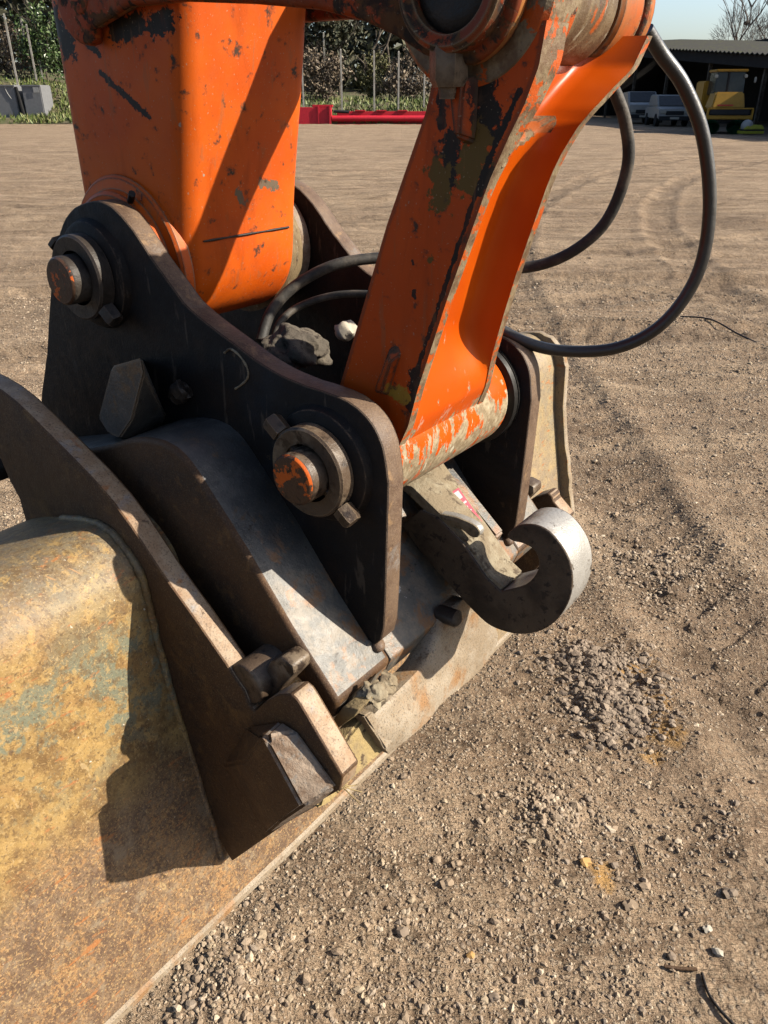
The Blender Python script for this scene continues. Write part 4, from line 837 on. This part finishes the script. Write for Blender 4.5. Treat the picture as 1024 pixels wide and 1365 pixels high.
# ---------------- quick coupler
coupler = thing('quick_coupler', 'black and grey steel quick coupler pinned between the orange arm and the bucket', 'coupler', P(-0.9, WM, 0.62))
pl_top = spl(uv([(62, 470), (68, 380), (76, 322), (92, 283), (122, 268), (148, 276), (176, 307), (202, 346), (230, 384), (252, 412), (300, 450), (350, 487), (395, 510), (440, 525), (470, 540), (495, 565), (510, 598), (517, 645)], W0), 4)
pl_bot = uv([(515, 735), (513, 800), (511, 838), (507, 854), (500, 860), (492, 856)], W0) + uv([(440, 815), (380, 750), (325, 690), (270, 650), (200, 640), (120, 640), (50, 640), (55, 525)], W0)
plate = pl_top + pl_bot
for w_ in (W0, W1): prism('side_plate', plate, w_, w_ + PT, ['plate', 'plate_rim'], coupler, 0.003, 2, jitter=0.0004)
def cp(pts, w=WB): return uv(pts, w)
bt = spl(cp([(-40, 612), (60, 605), (130, 597), (175, 585), (215, 590), (243, 610), (268, 645), (325, 735)]), 4)
bprof = bt + cp([(385, 838), (450, 940)]) + cp([(441, 962), (420, 935), (396, 905), (380, 905), (330, 925)]) + [(-0.80, 0.66), (-0.90, 0.62), (-1.0, 0.66), (-1.35, 0.80)]
bprof2 = bprof[:-4] + [(-0.80, 0.74), (-0.95, 0.80), (-1.35, 0.82)]
for w_, wa, bprof in ((WB, W0 + 0.02, bprof), (W1 + PT - 0.02, WBF, bprof2)): prism('body_wing', bprof, w_, wa, ['brownside', 'body'], coupler, 0.013, 3, jitter=0.0005)
bend = bprof[len(bt):]
mid = [(-1.40, 0.86), (-1.10, 0.86), (-0.86, 0.86), cp([(325, 735)])[0]] + [(a, b) for a, b in bend]
mid[-1] = (-1.40, 0.78)
prism('body_middle', mid, W0 + 0.018, W1 + PT - 0.018, ['body'], coupler, 0.004)
# stop lug on the body
g0 = uv([(149, 488), (188, 477), (192, 497), (176, 560), (160, 584), (145, 578), (131, 556)], 0.685); g1 = uv([(190, 478), (222, 556), (200, 590), (150, 575)], W0 + 0.002)
hull('stop_lug', [P(a, 0.685, b) for a, b in g0] + [P(a, W0 + 0.002, b) for a, b in g1], 'body', coupler, 0.003)
nq = uv([(241, 522)], W0 - 0.012)[0]; blob('nut', P(nq[0], W0 - 0.010, nq[1]), 0.022, 0.018, 0.019, 'pin_dark', coupler, 0.35, 5, 3, 30)
# pins, collars, bolts
for (u, v), face_m, pm in ((PIN1, 'pin_face', 'pin_dark'), (PIN2, 'pin_face', 'pin')):
    far = 2 * WM
    lathe('boss_ring', u, v, [(W0 - 0.016, 0.082), (W0 - 0.012, 0.089), (W0 + 0.004, 0.096)], 'plate', coupler)
    lathe('boss_ring', u, v, [(W1 + PT - 0.004, 0.096), (W1 + PT + 0.012, 0.089), (W1 + PT + 0.016, 0.082)], 'plate', coupler)
    lathe('pin', u, v, [(0.7195, 0.030), (0.72, 0.0365), (0.7235, 0.0398), (0.728, 0.0405), (far - 0.728, 0.0405), (far - 0.72, 0.037)], [face_m, pm], coupler, mat_idx=[0, 0, 1, 1, 1])
    lathe('collar', u, v, [(0.752, 0.046), (0.7505, 0.068), (0.754, 0.0715), (0.777, 0.0715), (0.779, 0.069), (0.779, 0.046)], pm, coupler, caps=False)
    lathe('collar', u, v, [(far - 0.779, 0.046), (far - 0.779, 0.069), (far - 0.777, 0.0715), (far - 0.754, 0.0715), (far - 0.752, 0.046)], pm, coupler, caps=False)
    for sgn, ang in ((1, -40), (-1, -40)):
        ang = R(-38 if (u, v) == PIN2 else -40); du, dv = math.cos(ang) * sgn, math.sin(ang) * sgn
        c_ = P(u + du * 0.0735, 0.765, v + dv * 0.0735); ax = UX * du + np.array([0, 0, dv])
        hexbolt('collar_bolt', c_, tuple(ax), 0.0165, 0.028 if sgn > 0 else (0.010 if (u, v) == PIN1 else 0.030), pm, coupler, 0.55)
# weld toe balls under the plates
for w_ in (W0 + 0.015, W1 + 0.015):
    a, b = uv([(499, 862)], W0)[0]; blob('weld_toe', P(a, w_ - 0.005, b - 0.004), 0.012, 0.014, 0.011, 'plate_rim', coupler, 0.2, 3, 2)
pts = [P(a, W0 - 0.003, b) for a, b in spl(uv([(330, 690), (380, 748), (440, 812), (493, 860)], W0), 10)]
tube('weld_bead', pts, [0.009 + random.uniform(-.0015, .0015) for _ in pts], 'body', coupler, 8)
pts = [P(a, W0 - 0.001, b) for a, b in spl(uv([(300, 470), (308, 465), (320, 474), (330, 490), (331, 503), (322, 513), (314, 518)], W0), 5)]
tube('chalk_mark', pts, [0.0012 + random.uniform(0, 0.0012) for _ in pts], 'mud', coupler, 6)
# lower pin and its lock block in the bucket notch
lp = uv([(327, 913)], WE + 0.006)[0]
lathe('lower_pin', lp[0], lp[1], cyl_prof(WE + 0.006, 2 * WM - WE - 0.006, 0.036), 'pin', coupler)
kb = uv([(345, 912), (358, 884), (374, 876), (390, 888), (392, 900), (354, 940), (342, 934)], WE + 0.03)
for w_ in (WE + 0.03, 2 * WM - WE - 0.07): prism('lock_block', kb, w_, w_ + 0.04, ['pin'], coupler, 0.005)
prism('jaw_plate', cp([(455, 944), (441, 962), (446, 975), (470, 958), (476, 948)]), WB + 0.004, WB + 0.05, ['clay'], coupler, 0.003)
blob('mud_lump', P(*(lambda q: (q[0] + 0.01, q[1], q[2] + 0.02))(on_panel(490, 935, 0.03))), 0.019, 0.022, 0.014, 'mud', coupler, 0.6, 9, 4)
blob('mud_lump', P(*(lambda q: (q[0] + 0.01, q[1], q[2] + 0.02))(on_panel(512, 918, 0.03))), 0.016, 0.02, 0.011, 'mud', coupler, 0.6, 12, 4)

# lifting hook with its muddy shank
HW = 0.982; HT = 0.076
hk = uv([(560, 680), (583, 690), (618, 726), (649, 771), (668, 789)], HW) + spl(uv([(680, 786), (700, 780), (714, 766), (718, 748), (711, 733), (697, 725), (684, 722), (676, 716), (680, 708), (694, 700), (714, 700), (732, 709), (748, 727), (759, 748), (763, 770), (761, 792), (753, 812), (738, 831), (716, 843), (692, 846), (668, 841), (648, 831), (628, 812)], HW), 3) + uv([(600, 782), (560, 735), (535, 700)], HW)
hook = prism('lifting_hook', hk, HW, HW + HT, ['hook_face', 'hook'], coupler, 0.021, 6)
sk = uv([(500, 640), (545, 652), (583, 688), (618, 725), (649, 770), (668, 787)], HW)
sk2 = [(a + 0.004, b + 0.004) for a, b in sk]; sk3 = [(a - 0.012, b - 0.012) for a, b in sk[::-1]]
o = prism('shank_top', sk2 + sk3, HW + 0.004, HW + HT - 0.004, ['mud'], coupler, 0.003, jitter=0.0012)
cb = uv([(572, 610), (604, 655), (644, 712), (672, 752), (650, 780), (560, 690)], HW + HT + 0.03)
prism('shank_bracket', cb, HW + HT + 0.002, HW + HT + 0.055, ['mud'], coupler, 0.0015)
lt = spl(uv([(578, 682), (605, 686), (625, 693), (637, 700), (642, 708), (638, 715), (629, 713), (619, 705), (600, 698)], HW + 0.01), 3)
prism('safety_latch', lt, HW + 0.003, HW + 0.022, ['mud', 'hook'], coupler, 0.004)
# red warning label with pale print
a = uv([(604, 655), (644, 712)], HW + HT + 0.03); la, lb_ = a; ws = (HW + HT + 0.012, HW + HT + 0.045)
MT['label'] = flat('red_label_film', (0.60, 0.03, 0.07), 0.45, var=0.15); MT['label_print'] = flat('pale_label_print', (0.62, 0.5, 0.5), 0.5, var=0.2)
dr = Vector((lb_[0] - la[0], lb_[1] - la[1])).normalized(); nn_ = Vector((-dr.y, dr.x)); nn_ = nn_ if nn_.y > 0 else -nn_
def decal(name, s0, s1, wa, wb_, off, mat_, par):
    L_ = math.hypot(lb_[0] - la[0], lb_[1] - la[1]); bm = bmesh.new()
    q = [(la[0] + dr.x * L_ * s + nn_.x * off, la[1] + dr.y * L_ * s + nn_.y * off) for s in (s0, s1)]
    bt_ = [(x_ - nn_.x * 0.002, y_ - nn_.y * 0.002) for x_, y_ in q]
    vs_ = [bm.verts.new(P(x_, w_, y_)) for (x_, y_), w_ in ((q[0], wa), (q[1], wa), (q[1], wb_), (q[0], wb_), (bt_[0], wa), (bt_[1], wa), (bt_[1], wb_), (bt_[0], wb_))]
    for f in ((0, 1, 2, 3), (7, 6, 5, 4), (0, 4, 5, 1), (1, 5, 6, 2), (2, 6, 7, 3), (3, 7, 4, 0)): bm.faces.new([vs_[k] for k in f])
    bmesh.ops.recalc_face_normals(bm, faces=bm.faces); return link_bm(name, bm, mat_, par, 30)
lab = decal('warning_label', 0.0, 1.0, ws[0], ws[1], 0.0035, 'label', coupler)
for s0, s1, f0, f1 in ((0.04, 0.2, 0.2, 0.8), (0.28, 0.32, 0.15, 0.85), (0.38, 0.41, 0.15, 0.7), (0.47, 0.5, 0.15, 0.8), (0.57, 0.6, 0.15, 0.75), (0.8, 0.86, 0.2, 0.6)):
    decal('print_mark', s0, s1, ws[0] + (ws[1] - ws[0]) * f0, ws[0] + (ws[1] - ws[0]) * f1, 0.0045, 'label_print', lab)
hull('rib', [P(a, w_, b) for w_ in (1.135, 1.165) for a, b in uv([(592, 628), (662, 716), (648, 740), (575, 650)], 1.135)], 'body', coupler, 0.004)

# ---------------- excavator arm: stick, levers, link, hoses
arm = thing('excavator_arm', 'orange excavator arm with chipped paint coming down from the top of the picture', 'excavator arm', P(-1.19, WM, 1.1))
st = [(-1.386, 2.7), (-1.386, 1.34)] + spl([(-1.383, 1.28), (-1.372, 1.22), (-1.34, 1.165), (-1.29, 1.128)], 4) + spl([(-1.225, 1.116), (-1.175, 1.128), (-1.13, 1.158), (-1.103, 1.20), (-1.092, 1.25), (-1.086, 1.31), (-1.072, 1.40), (-1.050, 1.52), (-1.030, 1.65)], 4) + [(-0.93, 2.3), (-0.87, 2.7)]
prism('stick', st, 0.868, 1.150, ['orange'], arm, 0.036, 8, smooth=50)
lathe('pivot_boss', *PIN1, [(0.838, 0.100), (0.838, 0.126), (0.843, 0.132), (0.854, 0.135), (0.857, 0.152), (0.862, 0.157), (0.88, 0.158)], 'orange', arm, smooth=30)
lathe('pivot_boss', *PIN1, [(1.13, 0.128), (1.19, 0.122), (1.195, 0.118), (1.195, 0.09)], 'barrel', arm)
lathe('seal_ring', *PIN1, cyl_prof(0.8345, 0.846, 0.116), 'seal', arm)
lathe('seal_ring', *PIN1, cyl_prof(1.196, 1.229, 0.112), 'rustblock', arm)
pts = [P(a, w_, b) for a, b, w_ in [(-1.088 + 0.001, 1.283 - 0.0, 0.905 + 0.021 * k) for k in range(11)]]
tube('weld_seam', pts, [0.0018 + random.uniform(-.0006, .0006) for _ in pts], 'grease', arm, 6)
tube('grease_nipple', [at_w(174, 268, 0.845), at_w(176, 258, 0.835)], 0.006, 'grease', arm, 8)

# bucket link: two flanges and a recessed web, lofted up the link
bk = [(0.93, -0.80), (1.0, -0.805), (1.05, -0.793), (1.104, -0.754), (1.2, -0.718), (1.35, -0.662), (1.484, -0.603), (1.60, -0.572), (1.68, -0.555)]
fr = [(0.93, -0.70), (0.98, -0.665), (1.03, -0.640), (1.07, -0.622), (1.13, -0.606), (1.264, -0.562), (1.413, -0.508), (1.46, -0.486), (1.493, -0.469), (1.53, -0.455), (1.572, -0.450), (1.6, -0.45)]
far_w = [(0.93, 1.13), (1.078, 1.103), (1.141, 1.089), (1.205, 1.076), (1.302, 1.061), (1.39, 1.049), (1.436, 1.048), (1.468, 1.058), (1.487, 1.074), (1.511, 1.106), (1.536, 1.145), (1.572, 1.170)]   # the link is waisted: its far flange swings in and out again
def itp(tab, v): return float(np.interp(v, [a for a, b in tab], [b for a, b in tab]))
WL0, FL = 0.866, 0.017
bm = bmesh.new(); rings = []; NV = 130; NP = 22
for k in range(NV + 1):
    v = 0.935 + (1.572 - 0.935) * k / NV
    f = itp(fr, v); b = itp(bk, v); wd = f - b; WL1 = itp(far_w, v)
    dp = 0.35 * wd
    FN = FL + 0.035 * min(max((v - 1.38) / 0.16, 0), 1) ** 1.3
    ring = [(b, WL0, v), (f, WL0, v), (f, WL0 + FN, v)]
    for q in range(NP + 1):
        s = q / NP; w = WL0 + FN + (WL1 - WL0 - FL - FN) * s
        t_ = min(max((v - 1.03 - 0.055 * s) / (0.20 - 0.10 * s), 0), 1); d_ = dp * t_ * t_ * (3 - 2 * t_) * min(1, (1 - abs(2 * s - 1) ** 9)) ** 0.8; st_ = min(max((v - 1.425 - 0.05 * s * s) / 0.012, 0), 1)
        ring.append((f - 0.0015 - d_ * (1 + 0.55 * st_), w, v))
    ring += [(f, WL1 - FL, v), (f, WL1, v), (b, WL1, v)]
    rings.append([bm.verts.new(P(*q)) for q in ring])
n = len(rings[0])
for k in range(NV):
    for i in range(n):
        fc = bm.faces.new((rings[k][i], rings[k][(i + 1) % n], rings[k + 1][(i + 1) % n], rings[k + 1][i]))
        if i in (0, n - 2, n - 1): fc.material_index = 1                         # flat sides and back: dirtier paint
        if i in (1, n - 3): fc.material_index = 2
        if 3 < i < n - 5 and 1.42 < rings[k][i].co.z < 1.49 and abs(fc.calc_center_median().z - 1.43 - 0.05 * ((i - 3) / NP) ** 2) < 0.010: fc.material_index = 3
   #                               # rubbed front edges
bm.faces.new(rings[0]); bm.faces.new(rings[-1][::-1]); bmesh.ops.recalc_face_normals(bm, faces=bm.faces)
link_bm('bucket_link', bm, ['boss', 'orange_link', 'strip', 'orange_worn'], arm, 38)
lathe('link_boss', *PIN2, [(0.850, 0.084), (0.852, 0.090), (0.860, 0.092), (1.190, 0.092), (1.198, 0.090), (1.2, 0.082)], 'boss', arm)
lathe('seal_ring', *PIN2, [(0.8355, 0.097), (0.838, 0.101), (0.842, 0.101), (0.8425, 0.095), (0.8445, 0.101), (0.849, 0.101), (0.85, 0.09)], 'seal', arm)
lathe('seal_ring', *PIN2, [(1.2, 0.09), (1.203, 0.101), (1.214, 0.102), (1.216, 0.094), (1.218, 0.102), (1.226, 0.101), (1.229, 0.09)], 'seal', arm)
g_ = uv([(497, 523), (520, 462), (531, 458), (536, 470), (518, 528)], WL0); hull('gusset', [P(a, WL0 + 0.002, b) for a, b in g_] + [P(a, WL0 - 0.014, b) for a, b in uv([(512, 505), (524, 470), (528, 480), (516, 520)], WL0)], 'orange_link', arm, 0.002)
g_ = uv([(604, 112), (640, 100), (636, 190), (622, 196), (610, 180)], WL0); hull('gusset', [P(a, WL0 + 0.002, b) for a, b in g_] + [P(a, WL0 - 0.02, b) for a, b in uv([(610, 112), (630, 105), (624, 180), (617, 180)], WL0)], 'orange_link', arm, 0.003)
pts = []
for q in range(15):
    s_ = q / 14; vv_ = 1.428 + 0.05 * s_ * s_; WL1 = itp(far_w, vv_); f_ = itp(fr, vv_); d_ = 0.35 * (f_ - itp(bk, vv_)) * min(1, (1 - abs(2 * s_ - 1) ** 9)) ** 0.8
    pts.append(P(f_ - d_ + 0.001, WL0 + FL + (WL1 - WL0 - 2 * FL) * s_, vv_ + 0.003))
tube('web_lip', pts[:10], [0.0045 - 0.0003 * k for k in range(10)], 'strip', arm, 10)
# upper eyes of the link, the cylinder rod eye between them
lathe('link_eye', *PIN3, [(0.8645, 0.07), (0.8645, 0.098), (0.870, 0.104), (0.930, 0.103), (0.938, 0.096), (0.94, 0.06)], 'strip', arm)
lathe('link_eye', *PIN3, [(1.118, 0.06), (1.118, 0.070), (1.124, 0.075), (1.178, 0.077), (1.183, 0.073), (1.183, 0.06)], 'orange_worn', arm)
lathe('rod_eye', *PIN3, [(0.942, 0.06), (0.942, 0.072), (0.947, 0.0755), (1.098, 0.0745), (1.104, 0.071), (1.104, 0.06)], 'barrel', arm)
lathe('seal_ring', *PIN3, cyl_prof(1.1045, 1.1175, 0.068), 'seal', arm)
lathe('seal_ring', *PIN3, cyl_prof(0.9405, 0.9415, 0.070, 0.0002), 'seal', arm)
tube('cylinder_rod', [P(PIN3[0] - 0.05, WM - 0.007, PIN3[1] + 0.08), P(PIN3[0] - 0.30, WM - 0.007, PIN3[1] + 1.0)], 0.045, 'hook', arm, 24)
# tipping levers from the stick to the top pin
LV0, LV1 = 0.838, 0.863
def lever(w0, w1):
    lo = uv([(590, 84), (560, 72), (525, 48), (480, 27), (420, 12), (330, 4), (240, 1), (170, 8), (120, 38)], LV0)
    c0 = uv([(104, -6)], LV0)[0]
    pts = arc(PIN3[0], PIN3[1], 0.080, 100, -75, 20) + lo + arc(c0[0], c0[1], 0.066, -75, -200, 8) + [(c0[0] - 0.02, c0[1] + 0.11), (PIN3[0] - 0.25, PIN3[1] + 0.17)]
    return prism('tipping_lever', pts, w0, w1, ['orange_dirty_shaded', 'orange_worn'], arm, 0.008, 3)
lever(LV0, LV1); lever(1.186, 1.216)
c0 = uv([(104, -6)], LV0)[0]; lathe('lever_pin', c0[0], c0[1], cyl_prof(LV0 - 0.002, 1.22, 0.026), 'orange_dirty_shaded', arm)
lathe('eye_ring', *PIN3, [(0.836, 0.0475), (0.822, 0.048), (0.817, 0.060), (0.821, 0.066), (0.838, 0.068)], 'orange_dirty_shaded', arm, caps=False)  # near ring's shade is partly put into this darker orange
lathe('top_pin', *PIN3, [(0.8305, 0.015), (0.829, 0.030), (0.8305, 0.042), (0.834, 0.047), (1.232, 0.047), (1.234, 0.04)], ['grease', 'grease'], arm)
lathe('eye_ring', *PIN3, [(1.217, 0.072), (1.226, 0.072), (1.229, 0.068), (1.229, 0.048)], 'orange_worn', arm, caps=False)
bc = at_w(598, 78, 0.838); hexbolt('clamp_bolt', bc + Vector((0, 0, 0.012)), (0.02, 0, -1), 0.022, 0.040, 'pin', arm, 0)
tube('bolt_tip', [bc + Vector((0, 0, -0.027)), bc + Vector((0, 0, -0.040))], [0.011, 0.009], 'pin', arm, 12)
# hoses
hA = [(862, 40, 1.28), (882, 72, 1.31), (912, 115, 1.34), (938, 185, 1.37), (946, 280, 1.39), (930, 365, 1.39), (885, 430, 1.37), (825, 463, 1.34), (755, 468, 1.30), (700, 456, 1.26), (640, 425, 1.23), (575, 402, 1.19), (510, 393, 1.15), (450, 393, 1.10), (400, 408, 1.05), (372, 432, 1.0), (362, 470, 0.97)]
hB = [(795, 75, 1.29), (815, 112, 1.31), (834, 165, 1.34), (836, 225, 1.36), (808, 295, 1.36), (760, 337, 1.34), (705, 356, 1.32), (640, 356, 1.28), (575, 346, 1.23), (520, 343, 1.18), (450, 352, 1.10), (395, 380, 1.04), (362, 415, 0.99), (348, 455, 0.95)]
tube('hydraulic_hose', spl([tuple(at_w(*p)) for p in hA[:12]], 8), 0.0108, 'rubber', arm, 18)
tube('hydraulic_hose', spl([tuple(at_w(*p)) for p in [(640, 420, 1.235)] + hA[11:]], 8), 0.0068, 'rubber_dusty', arm, 14)
tube('hydraulic_hose', spl([tuple(at_w(*p)) for p in hB], 8), 0.0100, 'rubber_dusty', arm, 18)

# ---------------- dirt caught inside the coupler
MT['clod'] = steel('grey_dirt_clod', [((0.13, 0.11, 0.085),), ((0.19, 0.16, 0.12), 25, 0.45, 0.6), ((0.05, 0.04, 0.03), 50, 0.52, 0.62)], 0.9, bumps=1.0)
MT['pale_stone'] = flat('pale_stone', (0.74, 0.66, 0.53), 0.85)
q = at_w(392, 468, 0.95); tag(blob('dirt_clod', q, 0.05, 0.05, 0.035, 'clod', None, 0.7, 3, 5), 'grey-brown clod of dried earth caught inside the coupler below the hoses', 'dirt')
q = at_w(461, 441, 1.10); tag(blob('stone', q, 0.021, 0.021, 0.018, 'pale_stone', None, 0.25, 6, 3), 'pale tan stone lodged deep inside the dark coupler', 'stone')

# ---------------- single stones and twigs on the ground
MT['brown_stone'] = flat('brown_stone', (0.50, 0.37, 0.25), 0.85); MT['dark_stone'] = flat('dark_stone', (0.34, 0.26, 0.19), 0.85); MT['ochre_stone'] = flat('ochre_stone', (0.75, 0.44, 0.16), 0.85)
for px, py, r_, mm, lb in ((956, 1270, 0.012, 'pale_stone', 'white angular pebble near the lower right corner of the picture'), (942, 1240, 0.009, 'pale_stone', 'smaller pale pebble just above the white angular pebble'),
                           (896, 1277, 0.010, 'dark_stone', 'dark pebble left of the white angular pebble'), (972, 1192, 0.015, 'dark_stone', 'dark brown stone casting a shadow near the right edge'),
                           (860, 1183, 0.013, 'brown_stone', 'long brown pebble below the lower orange stain'), (838, 1210, 0.014, 'brown_stone', 'round brown pebble in the row under the orange stain'),
                           (819, 1155, 0.009, 'dark_stone', 'dark stone right beside the lower orange stain'), (780, 1152, 0.013, 'ochre_stone', 'ochre stone at the left side of the lower orange stain'),
                           (627, 1277, 0.009, 'ochre_stone', 'small amber pebble on bare dirt at the bottom middle'), (595, 1180, 0.014, 'brown_stone', 'biggest stone of the pebble cluster right of the bucket lip'),
                           (608, 1152, 0.011, 'brown_stone', 'reddish stone at the top right of the pebble cluster'), (583, 1145, 0.011, 'brown_stone', 'brown stone at the top left of the pebble cluster'),
                           (537, 1245, 0.013, 'dark_stone', 'dark stone lying by itself near the bucket lip'), (658, 1336, 0.011, 'dark_stone', 'dark stone at the bottom edge of the picture'),
                           (784, 1068, 0.009, 'dark_stone', 'small dark hollow-shadowed stone between the two orange stains')):
    p = gpt(px, py); z = float(ground_h(np.array([p[0]]), np.array([p[1]]))[0])
    tag(blob('stone', (p[0], p[1], z + r_ * 0.35), r_ * 0.95, r_ * 0.75, r_ * 0.62, mm, None, 0.5, px % 13, 2, 25), lb, 'stone')
def twig(pts, r_, mm, lb):
    w_ = []
    for px, py in pts: p = gpt(px, py); w_.append((p[0], p[1], float(ground_h(np.array([p[0]]), np.array([p[1]]))[0]) + r_ * 1.6))
    tag(tube('twig', spl(w_, 4), r_, mm, None, 8), lb, 'twig')
twig([(885, 1291), (905, 1294), (928, 1296)], 0.0035, 'ear', 'short reddish-brown twig near the lower right corner')
twig([(935, 1300), (942, 1325), (955, 1345), (978, 1370)], 0.003, 'grease', 'thin dark twig running off the bottom right corner')
twig([(905, 432), (945, 438), (985, 452), (1028, 472)], 0.006, 'grease', 'thin dark stick lying in the yard right of the large hose loop')
twig([(845, 1130), (852, 1148), (856, 1160)], 0.002, 'mud', 'straw-coloured stalk beside the lower orange stain')
for k, (pts) in enumerate(([(455, 1046), (468, 1052), (482, 1056)], [(458, 1050), (470, 1062), (480, 1072)], [(448, 1044), (466, 1048), (476, 1046)])):
    w_ = [P(*on_panel(a, b, 0.03)) for a, b in pts]
    tag(tube('straw', spl(w_, 3), 0.0011, 'clay', None, 6), ('straw blade sticking out level from the bucket lug', 'straw blade hanging down from the bucket lug', 'short straw blade topmost on the bucket lug')[k], 'straw')
